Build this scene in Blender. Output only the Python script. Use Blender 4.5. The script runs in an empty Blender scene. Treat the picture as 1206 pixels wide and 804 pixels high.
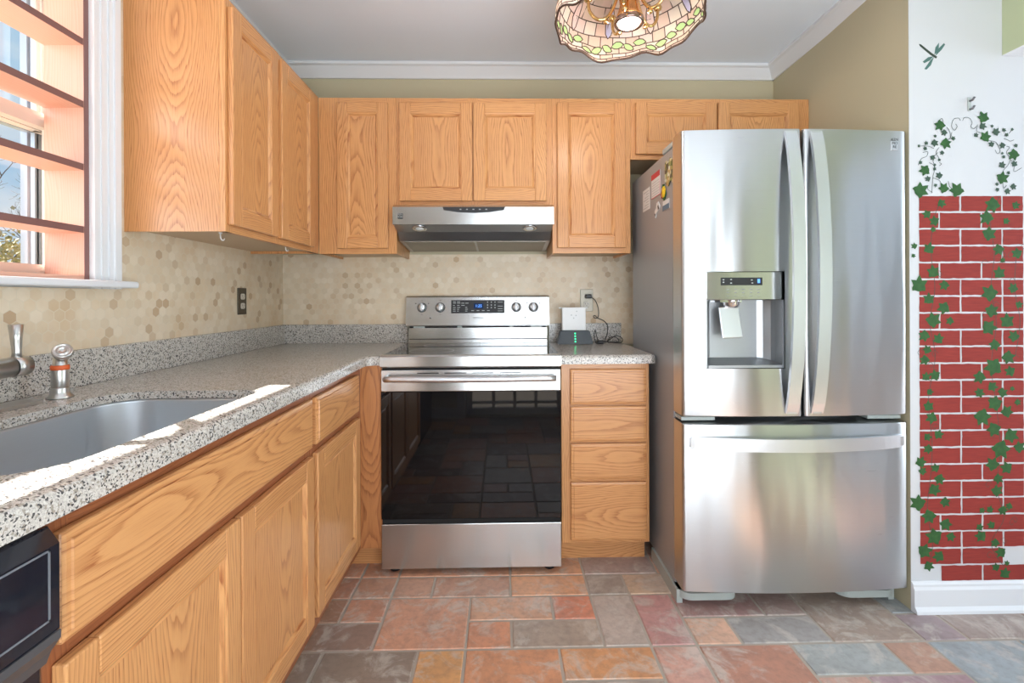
import bpy, bmesh, math, random
from mathutils import Vector, Matrix
random.seed(7)
PI = math.pi
C = bpy.context.scene.collection
SC = bpy.context.scene

# ------------------------------------------------------------------ camera
cam = bpy.data.cameras.new('camera'); co = bpy.data.objects.new('camera', cam); C.objects.link(co)
cam.sensor_width = 36; cam.lens = 36 * 565.2 / 1206; cam.shift_y = -(402 - 351.06) / 1206; cam.clip_start = .05
co.location = (1.2122, -2.6665, 1.1565)
co.rotation_euler = (PI / 2, 0, -.0196)
co.rotation_euler = (Matrix.Rotation(-.0196, 4, 'Z') @ Matrix.Rotation(PI / 2, 4, 'X') @ Matrix.Rotation(-.0044, 4, 'Z')).to_euler()
SC.camera = co
SC.view_settings.view_transform = 'Standard'; SC.view_settings.look = 'None'
SC.view_settings.gamma = 1; SC.view_settings.use_curve_mapping = False
SC.view_settings.exposure = 0.05


# ------------------------------------------------------------------ node helper
class N:
    def __init__(s, name):
        s.m = bpy.data.materials.new(name); s.m.use_nodes = True
        s.t = s.m.node_tree; s.t.nodes.clear(); s.out = s.t.nodes.new('ShaderNodeOutputMaterial')
    def n(s, typ, ins=None, out=0, **pr):
        nd = s.t.nodes.new('ShaderNode' + typ)
        for k, v in pr.items(): setattr(nd, k, v)
        for k, v in (ins or {}).items():
            if isinstance(v, bpy.types.NodeSocket): s.t.links.new(v, nd.inputs[k])
            else: nd.inputs[k].default_value = v
        return nd.outputs[out] if out is not None else nd
    def math(s, op, a, b=0., c=0.):
        return s.n('Math', {0: a, 1: b, 2: c}, operation=op)
    def vm(s, op, a, b=(0, 0, 0), out=0):
        return s.n('VectorMath', {0: a, 1: b}, operation=op, out=out)
    def mix(s, f, a, b, bt='MIX'):
        nd = s.n('MixRGB', {0: f, 1: a, 2: b}, out=None, blend_type=bt); return nd.outputs[0]
    def noise(s, vec, scale, detail=3, rough=.5, dist=0., out=0):
        return s.n('TexNoise', {'Vector': vec, 'Scale': scale, 'Detail': detail, 'Roughness': rough, 'Distortion': dist}, out=out)
    def ramp(s, f, st, interp='LINEAR'):
        nd = s.n('ValToRGB', {0: f}, out=None); cr = nd.color_ramp; cr.interpolation = interp
        while len(cr.elements) < len(st): cr.elements.new(.5)
        for e, (p, c) in zip(cr.elements, st):
            e.position = p; e.color = c if len(c) == 4 else (*c, 1)
        return nd.outputs[0]
    def bump(s, h, strength=.3, dist=.001):
        return s.n('Bump', {'Height': h, 'Strength': strength, 'Distance': dist})
    def pbr(s, **k):
        nm = {'col': 'Base Color', 'rough': 'Roughness', 'metal': 'Metallic', 'nrm': 'Normal', 'aniso': 'Anisotropic', 'anrot': 'Anisotropic Rotation',
              'tan': 'Tangent', 'spec': 'Specular IOR Level', 'coat': 'Coat Weight', 'coatr': 'Coat Roughness', 'em': 'Emission Color', 'es': 'Emission Strength', 'ior': 'IOR'}
        ins = {}
        for a, v in k.items():
            if isinstance(v, tuple) and len(v) == 3 and a in ('col', 'em'): v = (*v, 1)
            ins[nm[a]] = v
        p = s.n('BsdfPrincipled', ins); s.t.links.new(p, s.out.inputs[0]); return s.m
    def surf(s, sock): s.t.links.new(sock, s.out.inputs[0]); return s.m
    def tc(s, o='Object'): return s.n('TexCoord', out=None).outputs[o]


def hexc(h):
    v = [int(h[i:i + 2], 16) / 255 for i in (0, 2, 4)]
    return tuple(x / 12.92 if x <= .04045 else ((x + .055) / 1.055) ** 2.4 for x in v)


def plain(name, col, rough=.5, metal=0., **k):
    n = N(name); return n.pbr(col=col, rough=rough, metal=metal, **k)


def paint(name, col, rough=.6):
    n = N(name); o = n.tc()
    h = n.noise(o, 220, 3); v = n.noise(o, 1.3, 2)
    c = n.mix(n.math('MULTIPLY', v, .12), (*col, 1), (*[x * .8 for x in col], 1))
    return n.pbr(col=c, rough=rough, nrm=n.bump(h, .15, .0006))


def oak(name, light, dark, rough=.33, pore=.85):
    n = N(name); uv = n.tc('UV')
    sep = n.n('SeparateXYZ', {0: uv}, out=None); u, v = sep.outputs[0], sep.outputs[1]
    cu = n.n('CombineXYZ', {0: n.math('MULTIPLY', u, 1.0), 1: n.math('MULTIPLY', v, 9.0)})
    slow = n.noise(cu, 2.6, 2)
    cu2 = n.n('CombineXYZ', {0: n.math('MULTIPLY', u, 3.5), 1: n.math('MULTIPLY', v, 30.0)})
    wig = n.noise(cu2, 1.6, 2)
    w = n.n('CombineXYZ', {0: n.math('MULTIPLY', u, 1.0), 1: 3.7})
    d = n.math('MULTIPLY', n.noise(w, 1.35, 1), .17)
    vv = n.math('ADD', v, n.math('MULTIPLY', n.math('SUBTRACT', slow, .5), .030))
    r = n.math('SQRT', n.math('ADD', n.math('MULTIPLY', vv, vv), n.math('MULTIPLY', d, d)))
    ph = n.math('ADD', n.math('MULTIPLY', r, 165.), n.math('MULTIPLY', wig, 1.0))
    fr = n.math('FRACT', ph)
    band = n.ramp(fr, [(0., (1, 1, 1)), (.10, (.85, .85, .85)), (.34, (.28, .28, .28)), (.75, (0, 0, 0)), (.93, (.15, .15, .15)), (1., (1, 1, 1))])
    pv = n.n('CombineXYZ', {0: n.math('MULTIPLY', u, 14.), 1: n.math('MULTIPLY', v, 560.)})
    pn = n.noise(pv, 1., 2)
    pores = n.ramp(pn, [(.52, (0, 0, 0)), (.66, (1, 1, 1))])
    pstr = n.math('MULTIPLY', pores, n.math('ADD', n.math('MULTIPLY', band, .55), .18))
    big = n.noise(n.n('CombineXYZ', {0: n.math('MULTIPLY', u, .8), 1: n.math('MULTIPLY', v, 5.)}), 1.5, 2)
    f = n.math('ADD', n.math('MULTIPLY', band, .46), n.math('MULTIPLY', pstr, pore))
    f = n.math('ADD', f, n.math('MULTIPLY', n.math('SUBTRACT', big, .5), .35))
    f = n.n('Clamp', {0: f})
    c = n.mix(f, (*light, 1), (*dark, 1))
    rnd = n.n('ObjectInfo', out=None).outputs['Random']
    c = n.mix(n.math('MULTIPLY', rnd, .14), c, (dark[0] * 1.2, dark[1] * 1.1, dark[2], 1))
    return n.pbr(col=c, rough=rough, nrm=n.bump(n.math('MULTIPLY', f, -1), .12, .0006), coat=.14, coatr=.25)


def granite(name, base, rough=.18):
    n = N(name); o = n.tc()
    v1 = n.n('TexVoronoi', {'Vector': o, 'Scale': 330., 'Randomness': 1.}, out=None)
    s1 = n.n('SeparateXYZ', {0: v1.outputs['Color']}, out=None)
    dark = n.math('GREATER_THAN', s1.outputs[0], .83)
    white = n.math('GREATER_THAN', s1.outputs[1], .80)
    brown = n.math('GREATER_THAN', s1.outputs[2], .85)
    v2 = n.n('TexVoronoi', {'Vector': o, 'Scale': 760., 'Randomness': 1.}, out=None)
    s2 = n.n('SeparateXYZ', {0: v2.outputs['Color']}, out=None)
    c = n.mix(s2.outputs[0], (*[x * .72 for x in base], 1), (*[min(1, x * 1.25) for x in base], 1))
    c = n.mix(n.math('MULTIPLY', white, .6), c, (.70, .67, .62, 1))
    c = n.mix(n.math('MULTIPLY', brown, .6), c, (.22, .17, .12, 1))
    c = n.mix(n.math('MULTIPLY', dark, .88), c, (.035, .035, .04, 1))
    return n.pbr(col=c, rough=rough, spec=.5)


def steel(name, col=(.62, .62, .61), rough=.24, wav=0., aniso=.85, rot=.25):
    n = N(name); o = n.tc()
    st = n.noise(n.n('Mapping', {'Vector': o, 'Scale': (6, 6, 900)}), 1., 3)
    c = n.mix(n.math('MULTIPLY', st, .22), (*col, 1), (*[x * .75 for x in col], 1))
    k = dict(col=c, rough=n.math('ADD', n.math('MULTIPLY', st, .1), rough - .05), metal=1., aniso=aniso, anrot=rot)
    k['tan'] = n.n('Tangent', direction_type='RADIAL', axis='Z')
    if wav:
        w = n.noise(n.n('Mapping', {'Vector': o, 'Scale': (5.5, 1, .9)}), 1.6, 1)
        k['nrm'] = n.bump(w, wav, .02)
    return n.pbr(**k)


def hex_tile(name, axis):
    n = N(name); o = n.tc()
    sep = n.n('SeparateXYZ', {0: o}, out=None)
    a = sep.outputs[0] if axis == 'X' else sep.outputs[1]
    k = 1 / .033
    p = n.n('CombineXYZ', {0: n.math('MULTIPLY', a, k), 1: n.math('MULTIPLY', sep.outputs[2], k)})
    p = n.vm('ADD', p, (200, 173.205 * 2, 0))
    R = (1, 1.7320508, 1); H = (.5, .8660254, 0)
    A = n.vm('SUBTRACT', n.vm('MODULO', p, R), H)
    B = n.vm('SUBTRACT', n.vm('MODULO', n.vm('SUBTRACT', p, H), R), H)
    la = n.n('VectorMath', {0: A}, operation='LENGTH', out=1); lb = n.n('VectorMath', {0: B}, operation='LENGTH', out=1)
    f = n.math('LESS_THAN', la, lb)
    g = n.n('Mix', {0: f, 4: B, 5: A}, out=1, data_type='VECTOR')
    idv = n.vm('SUBTRACT', p, g)
    ab = n.vm('ABSOLUTE', g); sp = n.n('SeparateXYZ', {0: ab}, out=None)
    e = n.math('MAXIMUM', sp.outputs[0], n.math('ADD', n.math('MULTIPLY', sp.outputs[0], .5), n.math('MULTIPLY', sp.outputs[1], .8660254)))
    grout = n.math('GREATER_THAN', e, .462)
    wn = n.n('TexWhiteNoise', {'Vector': n.vm('SNAP', n.vm('ADD', idv, (.01, .01, .5)), (.25, .25, 5.))}, out=None)
    s = n.n('SeparateXYZ', {0: wn.outputs['Color']}, out=None)
    c = n.ramp(s.outputs[0], [(0, hexc('dccbb0')), (.3, hexc('eadcc6')), (.6, hexc('e0ceb2')), (.86, hexc('e5d2b6')), (.92, hexc('d6c1a4')), (1., hexc('c3a787'))])
    m = n.noise(o, 60, 4, .6)
    c = n.mix(n.math('MULTIPLY', m, .25), c, (*hexc('c4a888'), 1))
    stain = n.noise(o, 5., 3)
    c = n.mix(n.ramp(stain, [(.5, (0, 0, 0)), (.75, (.45, .45, .45))]), c, (*hexc('c9a271'), 1))
    c = n.mix(n.math('MULTIPLY', grout, .8), c, (*hexc('ddcfb8'), 1))
    return n.pbr(col=c, rough=.42, nrm=n.bump(n.math('MULTIPLY', grout, -1), .35, .001))


def floor_mat():
    n = N('slate_look_tile'); o = n.tc()
    at = n.n('Attribute', out=None, attribute_name='tone'); base = at.outputs['Color']; bb = n.mix(.22, n.mix(1., base, (1.55, 1.5, 1.5, 1), 'MULTIPLY'), (.44, .37, .33, 1))
    big = n.noise(o, 8, 5, .6, .6); fine = n.noise(o, 45, 4, .6)
    c = n.mix(n.ramp(big, [(.4, (0, 0, 0)), (.75, (.35, .35, .35))]), bb, (.16, .12, .10, 1))
    w = n.noise(n.vm('ADD', o, (9, 4, 2)), 9, 8, .68, .8)
    c = n.mix(n.ramp(w, [(.50, (0, 0, 0)), (.62, (.62, .62, .62))]), c, (.62, .56, .50, 1))
    c = n.mix(n.ramp(fine, [(.34, (.22, .22, .22)), (.55, (0, 0, 0))]), c, (.12, .09, .08, 1))
    return n.pbr(col=c, rough=n.math('ADD', .3, n.math('MULTIPLY', fine, .25)), nrm=n.bump(n.math('ADD', big, n.math('MULTIPLY', fine, .3)), .35, .004))


def glass_mat(name, tint=(1, 1, 1)):
    n = N(name)
    lw = n.n('LayerWeight', {'Blend': .5}, out=1); fr = n.math('ADD', n.math('MULTIPLY', n.math('POWER', lw, 5.), .6), .04)
    s = n.n('MixShader', {0: fr, 1: n.n('BsdfTransparent', {0: (*tint, 1)}), 2: n.n('BsdfGlossy', {0: (1, 1, 1, 1), 'Roughness': .02})})
    return n.surf(s)


def emit(name, col, st):
    n = N(name); return n.surf(n.n('Emission', {0: (*col, 1), 1: st}))


OAKL, OAKD = (.71, .360, .142), (.33, .100, .028)
M = dict(
    oak=oak('honey_oak', OAKL, OAKD), oakin=plain('cabinet_interior', (.60, .45, .30), .6),
    reveal=oak('oak_filler', (.60, .25, .09), (.22, .06, .02), .35, .9), frame_shaded=oak('oak_frame_shaded', (.36, .125, .048), (.18, .05, .02)),
    granite=granite('speckled_stone', (.56, .525, .48)),
    wall=paint('khaki_paint', hexc('c0b698')), green=paint('sage_paint', hexc('b4bc98')), white=paint('white_paint', (.62, .63, .645), .6),
    ceil=paint('ceiling_paint', (.84, .91, 1.0), .8), trim=plain('white_trim', (.76, .77, .79), .35), greywall=paint('warm_grey_paint', (.66, .62, .54)),
    hexb=hex_tile('hex_tile_back', 'X'), hexl=hex_tile('hex_tile_left', 'Y'), grout=plain('floor_grout', (.44, .38, .32), .8), tile=floor_mat(),
    steel=steel('brushed_steel'), fsteel=steel('fridge_steel', (.64, .65, .66), .30, .35, .92), hsteel=plain('satin_steel', (.74, .76, .79), .36, 1.),
    sinks=steel('sink_steel', (.66, .70, .74), .42, 0, .2), nickel=plain('brushed_nickel', (.60, .59, .57), .30, 1.), chrome=plain('chrome', (.7, .7, .72), .08, 1.),
    fside=plain('grey_fridge_side', (.36, .37, .385), .36, .25), dark=plain('dark_plastic', (.012, .012, .014), .4), gap=plain('shadow_gap', (.01, .01, .01), .8),
    bglass=plain('black_oven_glass', (.004, .004, .005), .03, 0., spec=.5), cook=plain('black_ceramic_glass', (.008, .008, .009), .06, 0., spec=.8),
    navy=plain('glossy_black_enamel', (.008, .010, .018), .06, 0., spec=.8), glass=glass_mat('window_glass'),
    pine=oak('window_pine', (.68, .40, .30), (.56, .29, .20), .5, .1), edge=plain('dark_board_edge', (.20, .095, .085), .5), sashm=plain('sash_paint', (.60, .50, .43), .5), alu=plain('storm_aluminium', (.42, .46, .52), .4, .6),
    brick=N('painted_brick'), leaf=N('ivy_green'), vine=plain('vine_ink', (.03, .05, .035), .6),
    gold=plain('polished_brass', (.78, .55, .25), .15, 1.), whitep=plain('white_plastic', (.75, .75, .74), .35), ltgrey=plain('pale_grey_plastic', (.42, .46, .44), .4),
    orange=plain('orange_rubber', (.75, .13, .03), .5), blue=emit('blue_display', (.12, .35, 1.), 2.2), ledg=emit('green_led', (.05, 1., .35), 3.5),
    legend=plain('pale_legend', (.45, .47, .46), .5), ink=plain('dark_ink', (.05, .05, .05), .5), bulb=emit('lamp_face', (1., .93, .85), 7.),
)
_b = M['brick']; _o = _b.tc()
_n1 = _b.noise(_b.n('Mapping', {'Vector': _o, 'Scale': (6, 6, 60)}), 3, 4); M['brick'] = _b.pbr(col=_b.mix(_n1, (.36, .050, .038, 1), (.20, .030, .026, 1)), rough=.75, spec=.2)
_b = M['leaf']; _o = _b.tc()
_n1 = _b.noise(_o, 60, 3); M['leaf'] = _b.pbr(col=_b.mix(_n1, (.055, .155, .045, 1), (.022, .065, .026, 1)), rough=.7, spec=.2)


# ------------------------------------------------------------------ mesh helpers
def nb():
    bm = bmesh.new(); bm.loops.layers.uv.new('UVMap'); return bm


def setuv(bm, faces, grain, ctr, u0, v0):
    L = bm.loops.layers.uv.active; g = 'xyz'.index(grain)
    for f in faces:
        nrm = f.normal; ax = max(range(3), key=lambda i: abs(nrm[i]))
        gg = g if ax != g else (g + 1) % 3
        c = [i for i in range(3) if i not in (ax, gg)][0]
        for l in f.loops:
            p = l.vert.co; l[L].uv = (p[gg] + u0, p[c] - ctr[c] + v0)


def box(bm, x0, y0, z0, x1, y1, z1, mi=0, grain='z', bev=0., seg=1, wide=False):
    x0, x1 = sorted((x0, x1)); y0, y1 = sorted((y0, y1)); z0, z1 = sorted((z0, z1))
    t = nb()
    vs = [t.verts.new((x, y, z)) for x in (x0, x1) for y in (y0, y1) for z in (z0, z1)]
    for q in ((0, 1, 3, 2), (4, 6, 7, 5), (0, 4, 5, 1), (2, 3, 7, 6), (0, 2, 6, 4), (1, 5, 7, 3)): t.faces.new([vs[i] for i in q])
    if bev: bmesh.ops.bevel(t, geom=t.edges[:], offset=bev, segments=seg, affect='EDGES', profile=.5)
    t.normal_update()
    ctr = ((x0 + x1) / 2, (y0 + y1) / 2, (z0 + z1) / 2)
    v0 = random.uniform(-.02, .02) if wide else random.choice((-1, 1)) * random.uniform(.05, .13)
    setuv(t, t.faces, grain, ctr, random.uniform(0, 60), v0)
    for f in t.faces: f.material_index = mi; f.smooth = False
    merge(bm, t); return bm


def merge(bm, t, mat=None):
    if mat is not None: bmesh.ops.transform(t, matrix=mat, verts=t.verts)
    me = bpy.data.meshes.new('tmp'); t.to_mesh(me); t.free(); bm.from_mesh(me); bpy.data.meshes.remove(me)


def tube(bm, pts, rad, seg=10, mi=0, caps=True, flat=None):
    pts = [Vector(p) for p in pts]; n = len(pts)
    rads = rad if isinstance(rad, (list, tuple)) else [rad] * n
    rings = []; up = Vector((0, 0, 1)); prev = None
    for i, p in enumerate(pts):
        d = (pts[min(i + 1, n - 1)] - pts[max(i - 1, 0)]).normalized()
        if prev is None:
            a = d.cross(up); a = a if a.length > 1e-4 else d.cross(Vector((1, 0, 0)))
        else: a = prev - d * prev.dot(d)
        a.normalize(); b = d.cross(a); prev = a
        rings.append([bm.verts.new(p + (a * math.cos(2 * PI * k / seg) + b * math.sin(2 * PI * k / seg)) * rads[i]) for k in range(seg)])
    for i in range(n - 1):
        for k in range(seg):
            f = bm.faces.new((rings[i][k], rings[i][(k + 1) % seg], rings[i + 1][(k + 1) % seg], rings[i + 1][k])); f.smooth = True; f.material_index = mi
    if caps:
        for r in (rings[0][::-1], rings[-1]): f = bm.faces.new(r); f.material_index = mi
    return bm


def lathe(bm, prof, seg=32, mi=0, mat=None, cap=True):
    t = nb(); rings = []
    for r, z in prof: rings.append([t.verts.new((r * math.cos(2 * PI * k / seg), r * math.sin(2 * PI * k / seg), z)) for k in range(seg)])
    for i in range(len(prof) - 1):
        for k in range(seg):
            f = t.faces.new((rings[i][k], rings[i][(k + 1) % seg], rings[i + 1][(k + 1) % seg], rings[i + 1][k])); f.smooth = True; f.material_index = mi
    if cap:
        for r in (rings[0], rings[-1]):
            try: f = t.faces.new(r); f.material_index = mi
            except ValueError: pass
    bmesh.ops.recalc_face_normals(t, faces=t.faces)
    merge(bm, t, mat); return bm


def prism(bm, poly, a0, a1, axis='x', mi=0, smooth=False):
    """poly of (p,q) extruded along axis: x -> (y,z), y -> (x,z), z -> (x,y)"""
    t = nb()
    def P(a, p, q): return {'x': (a, p, q), 'y': (p, a, q), 'z': (p, q, a)}[axis]
    A = [t.verts.new(P(a0, *p)) for p in poly]; B = [t.verts.new(P(a1, *p)) for p in poly]; n = len(poly)
    t.faces.new(A); t.faces.new(B[::-1])
    for i in range(n): t.faces.new((A[i], B[i], B[(i + 1) % n], A[(i + 1) % n])).smooth = smooth
    bmesh.ops.recalc_face_normals(t, faces=t.faces); t.normal_update()
    for f in t.faces: f.material_index = mi
    setuv(t, t.faces, axis, (0, 0, 0), random.uniform(0, 60), random.uniform(.04, .1))
    merge(bm, t); return bm


def obj(name, bm, mats, parent=None, loc=None):
    me = bpy.data.meshes.new(name); bm.normal_update(); bm.to_mesh(me); bm.free()
    for m in (mats if isinstance(mats, (list, tuple)) else [mats]): me.materials.append(M[m] if isinstance(m, str) else m)
    o = bpy.data.objects.new(name, me); C.objects.link(o)
    if parent: o.parent = parent
    if loc: o.location = loc
    return o


def thing(name, label, cat, loc=(0, 0, 0), rotz=0, group=None):
    o = bpy.data.objects.new(name, None); C.objects.link(o); o.empty_display_size = .1
    o.location = loc; o.rotation_euler = (0, 0, rotz); o['label'] = label; o['category'] = cat
    if group: o['group'] = group
    return o


def tag(o, label, cat, group=None, kind=None):
    o['label'] = label; o['category'] = cat
    if group: o['group'] = group
    if kind: o['kind'] = kind
    return o


def struct(name, bm, m, parent=None):
    o = obj(name, bm, m, parent)
    if not parent: o['kind'] = 'structure'
    return o


def text(s, size, parent, mat, loc, rot=(PI / 2, 0, 0), name='lettering', ext=.0004, align='CENTER'):
    cu = bpy.data.curves.new('t', 'FONT'); cu.body = s; cu.size = size; cu.extrude = ext; cu.align_x = align; cu.align_y = 'CENTER'
    t = bpy.data.objects.new('t', cu); C.objects.link(t); bpy.context.view_layer.update()
    me = bpy.data.meshes.new_from_object(t.evaluated_get(bpy.context.evaluated_depsgraph_get()))
    bpy.data.objects.remove(t); me.name = name; me.materials.clear(); me.materials.append(M[mat])
    o = bpy.data.objects.new(name, me); C.objects.link(o); o.parent = parent; o.location = loc; o.rotation_euler = rot
    return o


# ------------------------------------------------------------------ world, sun, daylight
w = bpy.data.worlds.new('sky'); SC.world = w; w.use_nodes = True; nt = w.node_tree; nt.nodes.clear()
def wn(t, **ins):
    nd = nt.nodes.new('ShaderNode' + t); return nd
tcw = wn('TexCoord'); mp = wn('Mapping'); mp.inputs['Scale'].default_value = (2.5, 2.5, 6); nz = wn('TexNoise'); nz.inputs['Scale'].default_value = 1.6; nz.inputs['Detail'].default_value = 5
cr = wn('ValToRGB'); cr.color_ramp.elements[0].position = .38; cr.color_ramp.elements[0].color = (.42, .70, .95, 1)
cr.color_ramp.elements[1].position = .62; cr.color_ramp.elements[1].color = (.86, .95, 1., 1)
bgn = wn('Background'); bgn.inputs[1].default_value = .80; ow = wn('OutputWorld')
nt.links.new(tcw.outputs['Generated'], mp.inputs[0]); nt.links.new(mp.outputs[0], nz.inputs[0]); nt.links.new(nz.outputs[0], cr.inputs[0])
nt.links.new(cr.outputs[0], bgn.inputs[0]); nt.links.new(bgn.outputs[0], ow.inputs[0])

sl = bpy.data.lights.new('sun', 'SUN'); sl.energy = 27.; sl.angle = math.radians(.6); sl.color = (1, .97, .94)
so = bpy.data.objects.new('sun', sl); C.objects.link(so); so.location = (-3, 0, 4)
so.rotation_euler = Vector((1, -.06, -.602)).to_track_quat('-Z', 'Y').to_euler()


def area(name, loc, d, sx, sy, e, col=(1, 1, 1)):
    l = bpy.data.lights.new(name, 'AREA'); l.shape = 'RECTANGLE'; l.size = sx; l.size_y = sy; l.energy = e; l.color = col
    o = bpy.data.objects.new(name, l); C.objects.link(o); o.location = loc; o.rotation_euler = Vector(d).to_track_quat('-Z', 'Y').to_euler(); return o


# area lamps in place of daylight: rear patio door, kitchen window, next room's window
area('patio_uplight', (1.775, -3.50, 1.1), (0, 1, .75), 1.8, 1.9, 80, (.84, .92, 1))  # area lamp added outside the patio door, tilted up to brighten the ceiling
area('daylight_kitchen_window', (-.5, -2.15, 1.75), (1, .25, .3), .8, 1.0, 17, (.80, .91, 1))
area('daylight_next_room', (5.74, -1.75, 1.3), (-1, 0, .1), 1.1, 1.7, 55, (.78, .89, 1))

# ------------------------------------------------------------------ room shell
RX, WY, HX, RY, CZ = 2.737, -.927, 3.063, -3.3, 2.44


def holed_wall(bm, plane, t0, t1, a0, a1, z0, z1, holes):
    """wall slab; plane 'x' (runs along y) or 'y' (runs along x); holes = (a0,a1,z0,z1)"""
    xs = sorted({a0, a1, *[h[0] for h in holes], *[h[1] for h in holes]}); zs = sorted({z0, z1, *[h[2] for h in holes], *[h[3] for h in holes]})
    for i in range(len(xs) - 1):
        for j in range(len(zs) - 1):
            cx, cz = (xs[i] + xs[i + 1]) / 2, (zs[j] + zs[j + 1]) / 2
            if any(h[0] < cx < h[1] and h[2] < cz < h[3] for h in holes): continue
            if plane == 'x': box(bm, t0, xs[i], zs[j], t1, xs[i + 1], zs[j + 1])
            else: box(bm, xs[i], t0, zs[j], xs[i + 1], t1, zs[j + 1])


WIN = (-2.26, -1.236, 1.19, 2.14)
bm = nb(); box(bm, -.2, 0, 0, RX + .15, .15, CZ); wb = struct('wall_back', bm, 'wall')
bm = nb(); box(bm, 0, -.0065, 1.0165, 1.868, 0, 1.40); box(bm, 1.868, -.0065, .90, RX - .01, 0, 1.40); struct('hex_backsplash', bm, 'hexb', wb)
bm = nb(); holed_wall(bm, 'x', -.2, 0, RY, 0, 0, CZ, [(WIN[0], -1.12, WIN[2], WIN[3])]); wl = struct('wall_left', bm, 'wall')
bm = nb(); holed_wall(bm, 'x', 0, .0065, -3.0, 0, 1.012, 1.372, [(WIN[0] - .1, WIN[1] + .105, 1.19, 3)]); struct('hex_backsplash', bm, 'hexl', wl)
bm = nb(); prism(bm, [(2.7135, WY + .001), (2.84, WY + .001), (2.84, 0), (RX, 0)], 0, CZ, 'z'); struct('wall_right', bm, 'wall')
bm = nb(); box(bm, 2.7125, WY, 0, 5.7, WY + .0009, CZ); box(bm, 2.841, WY + .0009, 0, 5.7, WY + .12, CZ); wp = struct('wall_partition', bm, 'white')
bm = nb(); box(bm, HX, -1.95, 2.047, HX + .12, WY - .001, CZ); box(bm, HX, RY, 0, HX + .12, -1.95, CZ); box(bm, HX + .001, -1.949, 2.043, HX + .119, WY - .002, 2.047, 1)
struct('wall_doorway', bm, ['green', 'trim'])
bm = nb(); holed_wall(bm, 'y', RY - .15, RY, -.2, HX + .12, 0, CZ, [(.85, 2.7, .02, 2.1)]); struct('wall_rear', bm, 'greywall')
bm = nb(); box(bm, HX + .12, RY - .15, 0, 5.85, RY, CZ); holed_wall(bm, 'x', 5.7, 5.85, RY, WY + .12, 0, CZ, [(-2.35, -1.15, .4, 2.2)]); struct('wall_next_room', bm, 'white')
bm = nb(); box(bm, -.2, RY - .15, CZ, 5.85, .15, CZ + .15); struct('ceiling', bm, 'ceil')

# crown moulding
def crown(bm, path_axis, a0, a1, sgn, base):
    pr = [(0, 0), (.012, 0), (.02, .012), (.05, .05), (.062, .056), (.062, .07), (0, .07)]
    if path_axis == 'x': prism(bm, [(base - d, CZ - .07 + z) for d, z in pr], a0, a1, 'x')
    else: prism(bm, [(base + sgn * d, CZ - .07 + z) for d, z in pr], a0, a1, 'y')
bm = nb(); crown(bm, 'x', 0, RX, 1, 0); struct('trim_1', bm, 'trim')
bm = nb(); crown(bm, 'y', WY, -.0, -1, RX); struct('trim_2', bm, 'trim')
bm = nb(); crown(bm, 'y', RY, 0, 1, 0); struct('trim_3', bm, 'trim')
bm = nb(); prism(bm, [(WY, 0), (WY - .016, 0), (WY - .016, .082), (WY - .011, .092), (WY - .011, .100), (WY - .004, .108), (WY, .108)], 2.7125, 5.7, 'x'); prism(bm, [(WY - .016, 0), (WY - .027, 0), (WY - .025, .01), (WY - .016, .022)], 2.7125, 5.7, 'x')
struct('baseboard_partition', bm, 'trim')
bm = nb(); box(bm, 0, RY, 0, .77, RY + .014, .1); box(bm, 2.78, RY, 0, HX, RY + .014, .1); struct('baseboard_rear', bm, 'trim')

# floor: tiles read off the photo, a repeating pattern elsewhere
GX = lambda i: .775 + .1545 * i
GY = lambda j: -.665 - .1386 * j
vis = [  # i0,j0,i1,j1,colour   (columns i, rows j)
    (-1, -2, 0, 0, 'b57a58'), (0, -2, 3, 0, 'b98262'), (3, -2, 5, 0, 'c18c68'), (-1, 0, 0, 1, 'a8795e'), (-2, 0, -1, 1, 'a07058'),
    (0, 0, 1, 1, 'ad8168'), (1, 0, 3, 1, 'a67b63'), (3, 0, 5, 1, 'c79068'), (5, 0, 6, 1, '8d8378'), (6, 0, 8, 1, 'b39a80'), (5, -1, 7, 0, '97837a'), (7, -1, 8, 0, 'b98b70'),
    (-1, 1, 0, 2, 'b07a5e'), (-2, 1, -1, 2, '8d6a55'), (0, 1, 2, 3, 'bd8769'), (2, 1, 4, 2, 'bd8f70'), (4, 1, 5, 2, 'bf7457'), (-2, 2, 0, 3, '7e6558'),
    (2, 2, 3, 3, 'be805d'), (3, 2, 5, 3, '98897a'), (5, 1, 6, 3, 'a3978d'), (6, 1, 7, 3, 'ab7a76'), (7, 1, 9, 2, '8c6763'), (9, 1, 10, 2, '8b736c'), (7, 2, 8, 3, 'c39a80'),
    (8, 2, 10, 3, '878684'), (10, 1, 12, 3, '8b7a6d'), (12, 1, 16, 2, '7f8a8e'), (12, 2, 13, 3, '86767a'), (13, 2, 15, 3, '8a7c74'), (15, 2, 17, 3, '8f7468'),
    (-2, 3, -1, 5, '75695f'), (-1, 3, 1, 4, '77695c'), (1, 3, 2, 5, 'c48e52'), (2, 3, 4, 5, 'bd8057'), (4, 3, 6, 4, 'be8350'), (6, 3, 7, 5, 'b58878'), (7, 3, 9, 5, '9f6850'),
    (9, 3, 11, 4, '8c9494'), (11, 3, 12, 4, 'a07a66'), (12, 3, 14, 5, '87969c'), (14, 3, 16, 5, '7b8f98'), (9, 4, 10, 5, 'b08878'), (10, 4, 12, 5, '937880'),
    (-1, 4, 1, 5, '8a7a6a'), (4, 4, 6, 5, '9b8f84'),
]
PAL = ['b57a58', 'ad8168', '97837a', 'bd8769', '98897a', 'c48e52', '7e6558', '878684', 'b58878', 'a3978d']
occ = {(i, j) for v in vis for i in range(v[0], v[2]) for j in range(v[1], v[3])}
tiles = list(vis); rs = random.Random(3)
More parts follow.
